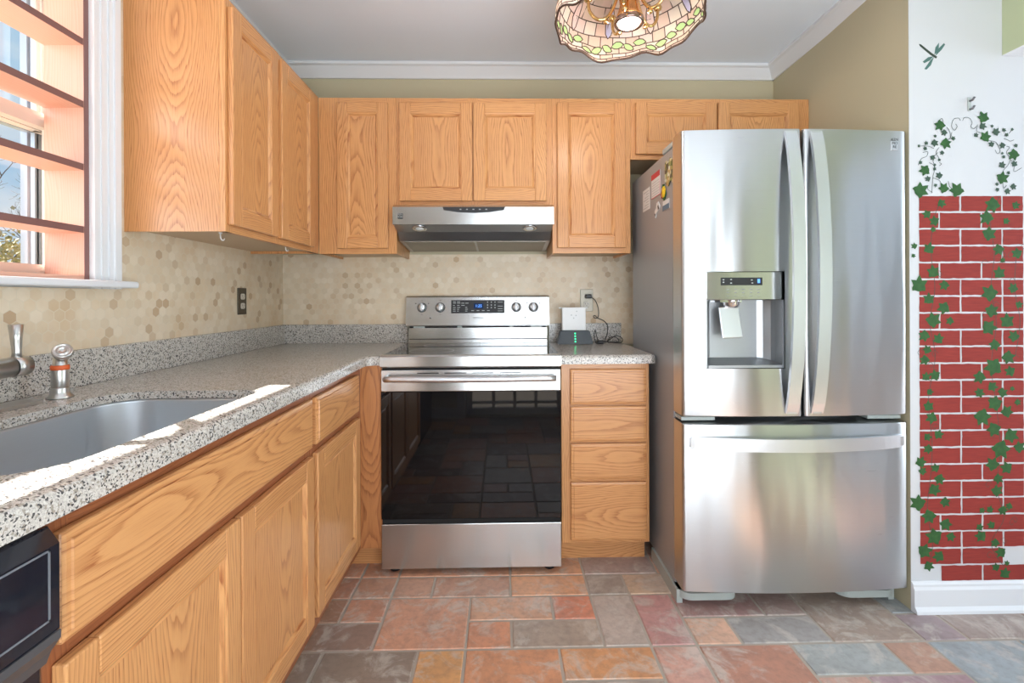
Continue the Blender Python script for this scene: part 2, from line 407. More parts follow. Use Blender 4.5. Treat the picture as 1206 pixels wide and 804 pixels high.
for j in range(-5, 36):
    for i in range(-6, 33):
        if (i, j) in occ: continue
        for (a, b) in rs.sample([(2, 2), (2, 1), (1, 2), (1, 1), (2, 2)], 5) + [(1, 1)]:
            if all((i + p, j + q) not in occ for p in range(a) for q in range(b)):
                occ |= {(i + p, j + q) for p in range(a) for q in range(b)}; tiles.append((i, j, i + a, j + b, rs.choice(PAL))); break
bm = nb(); tone = bm.loops.layers.float_color.new('tone'); ox = oy = 0
for (i0, j0, i1, j1, hc) in tiles:
    g = .0035; x0, x1, y1, y0 = GX(i0) + g, GX(i1) - g, GY(j0) - g, GY(j1) + g
    x0 = max(x0, -.19); x1 = min(x1, 5.69); y0 = max(y0, RY - .14); y1 = min(y1, .14)
    if x1 - x0 < .01 or y1 - y0 < .01: continue
    jt = lambda: rs.uniform(-.0015, .0015)
    lo = [bm.verts.new((x + jt(), y + jt(), -.004)) for x, y in ((x0, y0), (x1, y0), (x1, y1), (x0, y1))]
    e = .004; hi = [bm.verts.new((x, y, 0)) for x, y in ((x0 + e, y0 + e), (x1 - e, y0 + e), (x1 - e, y1 - e), (x0 + e, y1 - e))]
    fs = [bm.faces.new(hi)] + [bm.faces.new((lo[k], lo[(k + 1) % 4], hi[(k + 1) % 4], hi[k])) for k in range(4)]
    c = (*hexc(hc), 1)
    for f in fs:
        f.material_index = 1
        for l in f.loops: l[tone] = c
box(bm, -.2, RY - .15, -.12, 5.85, .15, -.003)
struct('floor', bm, ['grout', 'tile'])

# ------------------------------------------------------------------ left window
bm = nb()
y0, y1, z0, z1 = WIN
def casing(bm, ya, yb):
    for s, (a, b, d) in enumerate(((0, .012, .018), (.012, .03, .013), (.03, .045, .017), (.045, .06, .012), (.06, .076, .018), (.076, .1, .024))):
        box(bm, 0, ya + (yb - ya) * a / .1, z0, d, ya + (yb - ya) * b / .1, z1 + .1)
casing(bm, y1, y1 + .092); casing(bm, y0, y0 - .092)
box(bm, 0, y0, z1, .02, y1, z1 + .1)
box(bm, -.1125, y1 + .0005, z0, 0, y1 + .118, z1); box(bm, -.2, y0, z0, -.112, y0 + .012, z1); box(bm, -.2, y0, z1 - .012, -.0, y1, z1)
wi = struct('window_1', bm, 'trim')
bm = nb(); box(bm, -.2, y0, z0, .0, y1, z0 + .025, bev=.002); box(bm, 0, y0 - .12, z0 + .003, .055, y1 + .124, z0 + .024, bev=.006, seg=3); struct('window_sill', bm, 'trim', wi)
bm = nb(); zm = 1.68; ye = -1.122
for (xa, xb, za, zb, yi) in ((-.155, -.125, z0 + .025, zm + .02, -1.213), (-.192, -.162, zm - .02, z1 - .012, -1.205)):
    box(bm, xa, yi, za, xb, ye, zb, grain='z'); box(bm, xa, y0 + .012, za, xb, y0 + .055, zb, grain='z')
    box(bm, xa, y0 + .05, za, xb, yi + .005, za + .045, grain='y'); box(bm, xa, y0 + .05, zb - .04, xb, yi + .005, zb, grain='y')
    box(bm, xa + .008, yi - .008, za, xb - .008, yi + .002, zb)
box(bm, -.160, -1.160, zm, -.116, ye, z1)
struct('window_frame', bm, 'sashm', wi)
bm = nb()
for x, yi, za, zb in ((-.140, -1.213, z0 + .06, zm), (-.177, -1.205, zm, z1 - .04)): bm.faces.new([bm.verts.new(p) for p in ((x, y0 + .05, za), (x, yi, za), (x, yi, zb), (x, y0 + .05, zb))])
struct('window_pane', bm, 'glass', wi)
bm = nb(); box(bm, -.225, -1.184, z0, -.198, ye, z1); box(bm, -.225, y0 + .005, z0, -.203, y0 + .05, z1); box(bm, -.235, -1.196, z0, -.215, -1.18, z1); box(bm, -.21, -1.19, z0, -.198, -1.178, z1)
box(bm, -.225, y0, zm - .018, -.203, ye, zm + .018); struct('storm_frame', bm, 'alu', wi)
sh = thing('window_shelf', 'orange-toned pine shelf unit with five boards fitted inside the kitchen window', 'shelf', (0, (y0 + y1) / 2, z0 + .025))
H = (y1 - y0) / 2; zz = -(z0 + .025)
for s in (-1, 1):
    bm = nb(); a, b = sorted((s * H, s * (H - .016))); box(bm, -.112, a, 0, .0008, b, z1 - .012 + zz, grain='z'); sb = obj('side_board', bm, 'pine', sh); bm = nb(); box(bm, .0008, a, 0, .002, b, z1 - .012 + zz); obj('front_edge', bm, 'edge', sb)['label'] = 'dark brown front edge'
for z in (1.905, 1.724, 1.542, 1.361, 2.086):
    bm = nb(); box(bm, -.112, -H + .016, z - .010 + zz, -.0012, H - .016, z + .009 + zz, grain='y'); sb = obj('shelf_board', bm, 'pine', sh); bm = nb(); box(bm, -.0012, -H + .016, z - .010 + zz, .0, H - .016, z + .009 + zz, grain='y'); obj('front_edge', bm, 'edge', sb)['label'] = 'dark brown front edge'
bm = nb(); box(bm, -.112, -H + .016, 0, 0, H - .016, .012, grain='y'); obj('shelf_board', bm, 'pine', sh)

# rear patio door and other openings behind the camera (seen as reflections)
bm = nb(); Y = RY - .07
for x in (.85, 1.745, 2.64): box(bm, x, Y - .03, .02, x + .06, Y + .03, 2.1)
box(bm, .85, Y - .03, .02, 2.7, Y + .03, .08); box(bm, .85, Y - .03, 2.04, 2.7, Y + .03, 2.1); box(bm, .77, RY, 0, .85, RY + .02, 2.18); box(bm, 2.7, RY, 0, 2.78, RY + .02, 2.18); box(bm, .77, RY, 2.1, 2.78, RY + .02, 2.18)
dr = struct('door_1', bm, 'trim')
bm = nb()
for k in range(3):
    for x0_ in (.91, 1.805): box(bm, x0_ + .2088 * (k + 1) - .015, Y - .015, .08, x0_ + .2088 * (k + 1) + .015, Y + .015, 2.04)
for k in range(5): box(bm, .9, Y - .014, .12 + .36 * k, 2.65, Y + .014, .145 + .36 * k)
struct('door_muntins', bm, 'trim', dr)
bm = nb(); bm.faces.new([bm.verts.new(p) for p in ((.91, Y, .08), (2.64, Y, .08), (2.64, Y, 2.04), (.91, Y, 2.04))]); struct('door_pane', bm, 'glass', dr)
bm = nb(); box(bm, 5.7, -2.35, .4, 5.73, -2.3, 2.2); box(bm, 5.7, -1.2, .4, 5.73, -1.15, 2.2); box(bm, 5.7, -2.35, 2.15, 5.73, -1.15, 2.2); box(bm, 5.7, -2.35, .4, 5.73, -1.15, .45); box(bm, 5.7, -2.35, 1.28, 5.73, -1.15, 1.32)
struct('window_2', bm, 'trim')



# ------------------------------------------------------------------ cabinet parts (local: x width, -y outward, z up)
def door_bm(x0, x1, z0, z1, yb, th=.02, fw=.055, rec=.008, mould=.012):
    bm = nb(); yf = yb - th
    box(bm, x0, yf, z0, x0 + fw, yb, z1, 0, 'z', .0035, 2); box(bm, x1 - fw, yf, z0, x1, yb, z1, 0, 'z', .0035, 2)
    for a, b in ((z0, z0 + fw), (z1 - fw, z1)):
        box(bm, x0 + fw - .0005, yf + .0003, a, x1 - fw + .0005, yb, b, 0, 'x', .0035, 2)
    L = bm.loops.layers.uv.active
    o = [(x0 + fw - .0035, z0 + fw - .0035), (x1 - fw + .0035, z0 + fw - .0035), (x1 - fw + .0035, z1 - fw + .0035), (x0 + fw - .0035, z1 - fw + .0035)]
    steps = [(0, yf + .001), (.005, yf + .004), (.008, yf + .0035), (.0155, yf + rec + .002), (mould + .0075, yf + rec)]
    cx, cz = (x0 + x1) / 2, (z0 + z1) / 2
    def ring(ins): return [(x + (ins if x < cx else -ins), z + (ins if z < cz else -ins)) for x, z in o]
    prev = None
    for ins, y in steps:
        cur = [bm.verts.new((x, y, z)) for x, z in ring(ins)]
        if prev:
            for k in range(4):
                f = bm.faces.new((prev[k], prev[(k + 1) % 4], cur[(k + 1) % 4], cur[k])); u0 = k * 7.3
                for l in f.loops:
                    p = l.vert.co; l[L].uv = ((p.x if k % 2 == 0 else p.z) + u0, (p.z if k % 2 == 0 else p.x) * .2 + .07)
        prev = cur
    f = bm.faces.new(prev); u0 = random.uniform(0, 50); v0 = random.uniform(-.03, .03)
    for l in f.loops: l[L].uv = (l.vert.co.z + u0, l.vert.co.x - cx + v0)
    bm.normal_update()
    return bm


def slab_bm(x0, x1, z0, z1, yb, th=.02, grain='x'):
    """drawer front: flat raised field with a routed edge"""
    bm = nb(); yf = yb - th
    box(bm, x0, yf + .006, z0, x1, yb, z1, 0, grain, .002, 1)
    t = nb(); st = [(.001, yf + .0055), (.006, yf + .0035), (.012, yf + .003), (.0135, yf)]
    L = t.loops.layers.uv.active; u0 = random.uniform(0, 50); v0 = random.uniform(-.02, .02); prev = None; cz = (z0 + z1) / 2; cx = (x0 + x1) / 2
    def uv(f):
        for l in f.loops: l[L].uv = ((l.vert.co.x + u0, l.vert.co.z - cz + v0) if grain == 'x' else (l.vert.co.z + u0, l.vert.co.x - cx + v0))
    for ins, y in st:
        cur = [t.verts.new((x, y, z)) for x, z in ((x0 + ins, z0 + ins), (x1 - ins, z0 + ins), (x1 - ins, z1 - ins), (x0 + ins, z1 - ins))]
        if prev:
            for k in range(4): uv(t.faces.new((prev[k], prev[(k + 1) % 4], cur[(k + 1) % 4], cur[k])))
        prev = cur
    uv(t.faces.new(prev)); t.normal_update(); merge(bm, t); return bm


def upper(name_label, x0, x1, z0, z1, depth, doors, loc, rotz=0, stile=None, endpanel=True):
    t = thing('wall_cabinet', name_label, 'wall cabinet', loc, rotz)
    bm = nb(); d = depth - .02
    box(bm, x0, -d, z0, x0 + .012, 0, z1, 0, 'z', wide=True); box(bm, x1 - .012, -d, z0, x1, 0, z1, 0, 'z', wide=True)
    box(bm, x0 + .012, -d, z1 - .012, x1 - .012, 0, z1, 0, 'x', wide=True); box(bm, x0 + .012, -d, z0 + .012, x1 - .012, 0, z0 + .0239, 1, 'x', wide=True)
    box(bm, x0 + .012, -.006, z0 + .024, x1 - .012, 0, z1 - .012, 1, 'x')
    obj('carcass', bm, ['oak', 'oakin'], t)
    bm = nb(); s = .04; xs = [x0] + [(a[1] + b[0]) / 2 for a, b in zip(doors, doors[1:])] + [x1]
    box(bm, x0, -depth, z0, max(x0 + s, doors[0][0] + .012), -d, z1, 0, 'z', .001); box(bm, min(x1 - s, doors[-1][1] - .012), -depth, z0, x1, -d, z1, 0, 'z', .001)
    for xm in xs[1:-1]: box(bm, xm - .025, -depth, z0, xm + .025, -d, z1, 0, 'z')
    box(bm, x0 + .01, -depth + .0004, z0, x1 - .01, -d, z0 + s, 0, 'x', .001); box(bm, x0 + .01, -depth + .0004, z1 - s, x1 - .01, -d, z1, 0, 'x', .001)
    obj('face_frame', bm, 'oak', t)
    for (a, b, c, e) in doors: obj('door', door_bm(a, b, c, e, -depth, .02, .05 if b - a < .27 else .055), 'oak', t)
    return t


# uppers on the back wall (local x = world x)
upper('tall narrow oak wall cabinet in the back left corner, left of the range hood', .325, .700, 1.3745, 2.131, .325, [(.417, .662, 1.400, 2.103)], (0, -.001, 0))
upper('short two-door oak wall cabinet directly above the range hood', .7005, 1.4565, 1.600, 2.131, .325, [(.716, 1.068, 1.628, 2.103), (1.074, 1.428, 1.628, 2.103)], (0, -.001, 0))
upper('tall single-door oak wall cabinet between the range hood and the refrigerator', 1.457, 1.8405, 1.3745, 2.131, .325, [(1.480, 1.814, 1.400, 2.106)], (0, -.001, 0))
upper('shallow two-door oak wall cabinet above the refrigerator', 1.841, 2.728, 1.833, 2.131, .325, [(1.864, 2.262, 1.855, 2.108), (2.270, 2.668, 1.855, 2.108)], (0, -.001, 0))
# upper on the left wall: local x -> world +Y
lu = upper('two-door oak wall cabinet on the left wall beside the window', 0, .78, 1.3745, 2.131, .325, [(.012, .327, 1.397, 2.103), (.357, .685, 1.397, 2.103)], (.001, -1.112, 0), PI / 2)
bm = nb(); box(bm, .325, -.324, 1.3745, .78, -.304, 2.131); bm.free()
for (x, y) in ((.245, -1.0), (.296, -.62)):
    bm = nb(); tube(bm, [(0, 0, .022), (0, 0, .004), (.002, .004, -.004), (.004, .012, -.004), (.004, .016, .003)], .0022, 8); lathe(bm, [(.006, .018), (.006, .022)], 12)
    tag(obj('cup_hook', bm, 'whitep', None, (x, y, 1.3645)), 'small white hook screwed under the left wall cabinet ' + ('near its window end' if y < -.8 else 'near the back corner'), 'hook')


def base(label, loc, rotz, x0, x1, depth, drawers, doors, mids=(), toe_to=None, left_panel=False):
    t = thing('base_cabinet', label, 'base cabinet', loc, rotz)
    bm = nb(); d = depth - .02; zb, zt = .105, .8755
    box(bm, x0, -d, zb, x0 + .016, -.005, zt, 0, 'z', wide=True); box(bm, x1 - .016, -d, zb, x1, -.005, zt, 0, 'z', wide=True)
    box(bm, x0 + .016, -d, zb, x1 - .016, -.005, zb + .016, 1, 'x'); box(bm, x0 + .016, -.012, zb, x1 - .016, -.005, zt, 1, 'x')
    obj('carcass', bm, ['oak', 'oakin'], t)
    bm = nb(); s = .04
    box(bm, x0, -depth, zb, x0 + s, -d, zt, 0, 'z', .001); box(bm, x1 - s, -depth, zb, x1, -d, zt, 0, 'z', .001)
    box(bm, x0 + .01, -depth + .0004, zb, x1 - .01, -d, zb + .04, 0, 'x'); box(bm, x0 + .01, -depth + .0004, zt - .04, x1 - .01, -d, zt, 0, 'x')
    for z in mids: box(bm, x0 + .01, -depth + .0006, z - .018, x1 - .01, -d, z + .018, 0, 'x')
    obj('face_frame', bm, 'frame_shaded' if rotz else 'oak', t)  # left frames: redder oak copy with the counter's shade put into its colour
    bm = nb(); box(bm, x0, -depth + .075, 0, x1, -depth + .091, zb + .002, 0, 'x'); box(bm, x1 - .016, -depth + .091, 0, x1, -.01, zb + .002, 0, 'x'); obj('toe_kick', bm, 'oak', t)
    for (a, b, c, e) in drawers: obj('drawer_front', slab_bm(a, b, c, e, -depth), 'oak', t)
    for (a, b, c, e) in doors: obj('door', door_bm(a, b, c, e, -depth), 'oak', t)
    return t


base('narrow oak base cabinet with four drawer fronts beside the refrigerator', (0, -.001, 0), 0, 1.4625, 1.841, .609,
     [(1.500, 1.826, .701, .852), (1.500, 1.826, .542, .693), (1.500, 1.826, .382, .534), (1.500, 1.826, .121, .368)], [], (.697, .538, .375))
YS = -2.03
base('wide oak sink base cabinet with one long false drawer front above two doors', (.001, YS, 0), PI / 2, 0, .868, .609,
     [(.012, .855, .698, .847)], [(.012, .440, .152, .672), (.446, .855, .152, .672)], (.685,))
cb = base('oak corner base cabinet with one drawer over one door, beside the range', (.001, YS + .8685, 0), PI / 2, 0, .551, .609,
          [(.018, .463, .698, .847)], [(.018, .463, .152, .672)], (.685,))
bm = nb(); box(bm, .531, -.699, .105, .551, -.609, .8755, 0, 'z', wide=True); obj('filler_panel', bm, 'reveal', cb)
bm = nb(); box(bm, .606, -.699, 0, .622, -.534, .106, 0, 'y'); obj('filler_toe_kick', bm, 'oak', cb)


# countertops
def counter(name, label, loops, hole=None, zb=.876, zt=.914):
    """loops(o): outline inset by o on exposed edges"""
    bm = nb()
    prof = [(.04, zb + .018), (.04, zb), (.0, zb + .0), (-.0, zb + .002), (0, zt - .012), (.002, zt - .006), (.006, zt - .002), (.012, zt)]
    prev = None; rings = []
    for o, z in prof:
        cur = [bm.verts.new((x, y, z)) for x, y in loops(o)]
        if prev:
            for k in range(len(cur)):
                f = bm.faces.new((prev[k], prev[(k + 1) % len(cur)], cur[(k + 1) % len(cur)], cur[k]))
        prev = cur; rings.append(cur)
    def fill(ring, z):
        es = [bm.edges.get((ring[k], ring[(k + 1) % len(ring)])) for k in range(len(ring))]
        hv = None
        if hole:
            hv = [bm.verts.new((x, y, z)) for x, y in hole]; es += [bm.edges.new((hv[k], hv[(k + 1) % len(hv)])) for k in range(len(hv))]
        bmesh.ops.triangle_fill(bm, edges=es, use_beauty=True); return hv
    a = fill(rings[-1], zt); b = fill(rings[0], zb + .018)
    if hole:
        for k in range(len(a)): bm.faces.new((a[k], a[(k + 1) % len(a)], b[(k + 1) % len(a)], b[k]))
    bmesh.ops.recalc_face_normals(bm, faces=bm.faces)
    return tag(obj(name, bm, 'granite'), label, 'countertop')


def rrect(x0, x1, y0, y1, r, n=8):
    rs_ = r if isinstance(r, (list, tuple)) else [r] * 4; pts = []
    for (cx, cy, a, rr) in ((x1, y1, 0, rs_[0]), (x0, y1, PI / 2, rs_[1]), (x0, y0, PI, rs_[2]), (x1, y0, 1.5 * PI, rs_[3])):
        sx = -1 if cx == x1 else 1; sy = -1 if cy == y1 else 1
        for k in range(n + 1):
            t = a + PI / 2 * k / n; pts.append((cx + sx * rr + rr * math.cos(t), cy + sy * rr + rr * math.sin(t)))
    return pts


HOLE = rrect(.195, .570, -2.0, -1.372, [.035, .10, .10, .10])
def Lloop(o):
    f = .640 - o; r = .03
    arc = [(f + r + r * math.cos(t), -.640 + o - r + r * math.sin(t)) for t in [PI - PI / 2 * k / 5 for k in range(6)]]
    return [(.002, -2.68), (f, -2.68)] + [(x, y) for x, y in arc] + [(.6985, -.640 + o), (.6985, -.002), (.002, -.002)]
c1 = counter('countertop', 'L-shaped speckled grey stone countertop around the sink, left of the range', Lloop, HOLE)
c2 = counter('countertop', 'short speckled grey stone countertop between range and refrigerator', lambda o: [(1.4595, -.640 + o), (1.845 - o, -.640 + o), (1.864 - o, -.622 + o * .5), (1.864 - o, -.002), (1.4595, -.002)])
bm = nb(); box(bm, .002, -2.68, .9142, .0215, -.002, 1.016, bev=.001); box(bm, .0215, -.0215, .9142, .6910, -.002, 1.016, bev=.001); obj('stone_upstand', bm, 'granite', c1)
bm = nb(); box(bm, 1.4665, -.0215, .9142, 1.868, -.002, 1.016, bev=.001); obj('stone_upstand', bm, 'granite', c2)

# sink
sk = thing('kitchen_sink', 'deep undermount stainless steel sink basin set in the left countertop', 'sink', (0, 0, .69))
bm = nb(); prev = None
for o, z in ((.016, .8935), (.003, .8935), (.003, .886), (-.002, .80), (-.008, .73), (-.02, .703), (-.05, .693)):
    pts = rrect(.195 - o, .570 + o, -2.0 - o, -1.372 + o, [max(.02, .04 + o), .1 + o, .1 + o, .1 + o])
    cur = [bm.verts.new((x, y, z - .69)) for x, y in pts]
    if prev:
        for k in range(len(cur)): bm.faces.new((prev[k], prev[(k + 1) % len(cur)], cur[(k + 1) % len(cur)], cur[k])).smooth = True
    prev = cur
bm.faces.new(prev); obj('basin', bm, 'sinks', sk)
bm = nb(); lathe(bm, [(.045, .0035), (.05, .005), (.04, .006), (.03, .002)], 24, 0, Matrix.Translation((.38, -1.68, .003))); obj('drain', bm, 'chrome', sk)

# faucet
fc = thing('kitchen_faucet', 'brushed nickel single-lever faucet on a deck plate behind the sink', 'faucet', (.10, -1.63, .9145))
bm = nb(); t = rrect(-.03, .03, -.125, .132, .028); prism(bm, t, 0, .008, 'z'); obj('deck_plate', bm, 'nickel', fc)
bm = nb(); tube(bm, [(-.02, -.03, .005), (-.02, -.03, .09)], [.026, .023], 20); tube(bm, [(-.02, -.05, .088), (-.02, .088, .088)], .0225, 20)
tube(bm, [(-.02, -.03, .09), (-.02, -.03, .24), (-.015, -.03, .29), (.01, -.08, .31), (.045, -.14, .30), (.06, -.18, .27), (.065, -.19, .22)], [.018, .016, .015, .014, .014, .014, .016], 16); obj('body', bm, 'nickel', fc)
bm = nb(); tube(bm, [(-.02, .090, .088), (-.02, .124, .088)], [.0235, .0225], 20); tube(bm, [(-.02, .104, .105), (-.02, .104, .122), (-.02, .103, .150), (-.02, .102, .186)], [.010, .0085, .0105, .0135], 14); obj('lever', bm, 'nickel', fc)

sp = thing('side_sprayer', 'brushed nickel side sprayer with an orange ring, standing behind the sink', 'sprayer', (.112, -1.452, .9145))
bm = nb(); lathe(bm, [(.027, 0), (.027, .003), (.021, .008), (.018, .016), (.0185, .024), (.0175, .026)], 28); obj('holder', bm, 'nickel', sp)
bm = nb(); lathe(bm, [(.0165, .026), (.0175, .03), (.0175, .070), (.0145, .077), (.0135, .10)], 28)
mt = Matrix.Translation((.008, -.002, .112)) @ Matrix.Rotation(.95, 4, Vector((.75, .66, 0)).normalized())
lathe(bm, [(.001, -.016), (.014, -.014), (.019, -.004), (.021, .004), (.020, .010), (.0165, .0115), (.0160, .0095), (.0115, .0095), (.011, .0115), (.0075, .0115), (.007, .0095), (.001, .0105)], 28, 0, mt); obj('spray_head', bm, 'nickel', sp)
bm = nb(); lathe(bm, [(.0178, .0695), (.0185, .072), (.0185, .079), (.0165, .081)], 28); obj('ring', bm, 'orange', sp)

# dishwasher
dw = thing('dishwasher', 'glossy black dishwasher under the near end of the left countertop', 'dishwasher', (0, -2.335, 0))
bm = nb(); box(bm, .03, -.300, .10, .58, .300, .872); obj('tub', bm, 'dark', dw)
bm = nb(); box(bm, .58, -.298, .11, .618, .298, .715, bev=.004, seg=2); obj('door', bm, 'navy', dw)
bm = nb(); prism(bm, [(.58, .716), (.622, .716), (.640, .735), (.640, .845), (.625, .866), (.58, .866)], -.298, .298, 'y'); obj('control_panel', bm, 'navy', dw)
bm = nb()
for (a, b, c, d) in ((-.285, .285, .752, .7545), (-.285, .285, .840, .8425), (-.285, -.2825, .752, .8425), (.2825, .285, .752, .8425)): box(bm, .6395, a, c, .6408, b, d)
obj('panel_trim', bm, plain('grey_trim', (.16, .17, .19), .3), dw)
bm = nb(); prism(bm, [(.6185, .690), (.6185, .7155), (.6225, .7155), (.640, .7345), (.6425, .7345), (.6425, .724), (.630, .706), (.624, .690)], -.297, .297, 'y'); obj('handle_lip', bm, plain('grey_handle_lip', (.07, .07, .075), .4), dw)
bm = nb(); box(bm, .50, -.298, 0, .53, .298, .10); obj('kick_plate', bm, 'dark', dw)

# ------------------------------------------------------------------ range hood
hd = thing('range_hood', 'stainless steel under-cabinet range hood with two round lights', 'range hood', (1.078, 0, 1.41))
W = .376
def hp(y, z): return (y, z - 1.41)
bm = nb(); prism(bm, [hp(-.012, 1.596), hp(-.405, 1.596), hp(-.425, 1.583), hp(-.425, 1.502), hp(-.012, 1.50)], -W, W, 'x'); 
obj('canopy', bm, 'steel', hd)
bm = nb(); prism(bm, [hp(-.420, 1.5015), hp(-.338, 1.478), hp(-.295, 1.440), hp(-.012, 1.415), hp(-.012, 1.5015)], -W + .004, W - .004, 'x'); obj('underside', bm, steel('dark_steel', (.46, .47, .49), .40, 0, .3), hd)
def onslope(bm, x, y, r0):
    ang = math.atan2(1.5015 - 1.478, .082)
    mt = Matrix.Translation((x, -.380, 1.4895 - 1.41)) @ Matrix.Rotation(-ang, 4, 'X')
    lathe(bm, r0, 28, 0, mt)
for x in (-.258, .265):
    bm = nb(); onslope(bm, x, 0, [(.026, -.003), (.034, -.004), (.036, 0), (.026, .002)]); lr = obj('light_ring', bm, 'chrome', hd)
    bm = nb(); onslope(bm, x, 0, [(.0255, -.001), (.014, -.005), (.002, -.005)]); obj('lens', bm, plain('frosted_lens', (.75, .78, .78), .2), lr)
bm = nb(); prism(bm, [(-.140, .064), (-.145, .079), (.145, .079), (.140, .064), (.07, .054), (0, .051), (-.07, .054)], -.427, -.424, 'y')
bmesh.ops.translate(bm, verts=bm.verts, vec=(.002, 0, 1.5 - 1.41 + .004 - .0)); cp = obj('control_strip', bm, 'dark', hd)
for x in (-.06, -.03, .0, .03, .06): bm = nb(); box(bm, x - .004, -.4282, .1595, x + .004, -.4269, .1630); obj('button', bm, 'legend', cp)
for x0, x1 in ((-.35, -.006), (.006, .35)):
    bm = nb(); N_ = 10
    prism(bm, [hp(-.285, 1.4365), hp(-.03, 1.4135), hp(-.03, 1.4165), hp(-.285, 1.4395)], x0, x1, 'x')
    obj('grease_filter', bm, plain('filter_mesh', (.30, .28, .24), .5, .8), hd)
bd = nb(); box(bd, -.352, -.4275, .118, -.328, -.4250, .143, bev=.001); bo = obj('badge', bd, 'ink', hd)
text('KEN\nMORE', .011, bo, 'legend', (-.340, -.4278, .1315), ext=.0003)

# ------------------------------------------------------------------ range
rg = thing('kitchen_range', 'freestanding stainless steel electric range with black oven glass', 'range', (1.0785, 0, 0))
W = .378
bm = nb(); box(bm, -W, -.60, .03, W, -.02, .905, bev=.002); obj('body', bm, 'dark', rg)
bm = nb(); box(bm, -W, -.635, .905, W, -.085, .9185, bev=.002); ck = obj('cooktop', bm, 'cook', rg)
bm = nb()
for (x, y, r) in ((-.19, -.47, .10), (.19, -.47, .115), (-.19, -.22, .075), (.19, -.22, .075), (0, -.2, .055)):
    t = nb(); a = [t.verts.new((x + r * math.cos(k * PI / 24), y + r * math.sin(k * PI / 24), .9187)) for k in range(48)]; b = [t.verts.new((x + (r - .002) * math.cos(k * PI / 24), y + (r - .002) * math.sin(k * PI / 24), .9187)) for k in range(48)]
    for k in range(48): t.faces.new((a[k], a[(k + 1) % 48], b[(k + 1) % 48], b[k]))
    merge(bm, t)
obj('burner_ring', bm, plain('grey_print', (.10, .10, .11), .3), ck)
bm = nb(); prism(bm, [(-.60, .868), (-.655, .868), (-.662, .874), (-.662, .914), (-.655, .920), (-.628, .9205), (-.60, .905)], -W, W, 'x'); obj('front_panel', bm, 'steel', rg)
for a in ((-.635, .855, .868), (-.64, .214, .236)): bm = nb(); box(bm, -W + .004, a[0], a[1], W - .004, -.60, a[2]); obj('vent_gap', bm, 'gap', rg)
# oven door
bm = nb(); box(bm, -W + .001, -.652, .768, W - .001, -.602, .858, bev=.003, seg=2); od = obj('oven_door', bm, 'steel', rg)
bm = nb(); box(bm, -W + .001, -.651, .2335, W - .001, -.602, .7675, bev=.002); obj('oven_glass', bm, 'bglass', od)
bm = nb(); n_ = 24; top = []; 
pts = [(-.352 + .704 * k / n_, -.692 - .014 * (1 - (2 * k / n_ - 1) ** 2), .826) for k in range(n_ + 1)]
tube(bm, pts, .0125, 14)
for s in (-1, 1): box(bm, s * .352 - .006, -.700, .815, s * .352 + .006, -.650, .837, bev=.003)
obj('handle', bm, 'hsteel', od)
for a in [(-.225 + .115 * k, -.135 + .115 * k, .843) for k in range(4)] + [(-.225, .215, .8085)]: bm = nb(); box(bm, a[0], -.6535, a[2], a[1], -.6515, a[2] + .003); obj('vent_slot', bm, 'gap', od)
bm = nb(); box(bm, -W + .001, -.652, .026, W - .001, -.602, .2135, bev=.003, seg=2); obj('storage_drawer', bm, 'steel', rg)
for x in (-.33, .33):
    for y in (-.60, -.08): bm = nb(); lathe(bm, [(.022, 0), (.022, .012), (.012, .016), (.012, .031)], 16, 0, Matrix.Translation((x, y, 0))); obj('foot', bm, 'dark', rg)
# backguard
bm = nb(); prism(bm, [(-.085, .9187), (-.088, .9192), (-.088, .936), (-.085, .938), (-.010, .938), (-.010, .9187)], -W + .006, W - .006, 'x'); prism(bm, [(-.084, .941), (-.084, .999), (-.010, .999), (-.010, .941)], -W + .006, W - .006, 'x'); obj('backguard', bm, 'steel', rg)
bm = nb(); box(bm, -W + .01, -.075, .935, W - .01, -.012, 1.02); obj('backguard_gap', bm, 'gap', rg)
bm = nb()
t = nb(); T = .105
sec = [(-.088, 1.014), (-.097, 1.008), (-.098, 1.014), (-.074, 1.163), (-.066, 1.170), (-.010, 1.170), (-.010, 1.014)]
def sc(px, w): return (px + (1 if px < -.01 else 0) * w, )
prism(bm, [(y + .01, z) for y, z in sec[:]], -W - .008, W + .008, 'x'); cpn = obj('control_console', bm, 'steel', rg)
def onface(x, z, off=0):   # point on the tilted console front
    f = (z - 1.014) / (1.163 - 1.014); return (x, -.088 + f * .024 - off, z)
tilt = math.atan2(.024, .149)
def faceM(x, z, off=0): return Matrix.Translation(onface(x, z, off)) @ Matrix.Rotation(PI / 2 - tilt, 4, 'X')
for x in (-.300, -.202, .2075, .3005):
    bm = nb(); lathe(bm, [(.0235, 0), (.0235, .003), (.0205, .006), (.0185, .018), (.016, .021), (.001, .021)], 28)
    box(bm, -.0065, -.0205, .006, .0065, .0205, .031, bev=.003, seg=2)
    o = obj('knob', bm, 'hsteel', cpn); o.matrix_local = faceM(x, 1.108)
    bm = nb(); lathe(bm, [(.0262, .0), (.0262, .0012), (.0236, .0014)], 32); obj('knob_ring', bm, 'ink', o)
    bm = nb(); box(bm, -.0011, .002, 0, .0011, .019, .0006); p_ = obj('pointer', bm, 'ink', o, (0, 0, .0309))
bm = nb(); lathe(bm, [(.0255, 0), (.0255, .0008)], 32); 
bm.free()
bm = nb(); box(bm, -.1435, -.0355, 0, .1435, .0355, .0016); dp = obj('display_panel', bm, 'dark', cpn); dp.matrix_local = faceM(-.0, 1.112)
bm = nb(); box(bm, -.022, -.012, .0016, .030, .018, .0018); lcd = obj('display_window', bm, plain('lcd_blue_glass', (.01, .03, .10), .1), dp)
text('1:25', .021, lcd, 'blue', (.004, .003, .0022), (0, 0, 0), 'clock_digits', .0002)
bm = nb(); r_ = random.Random(5)
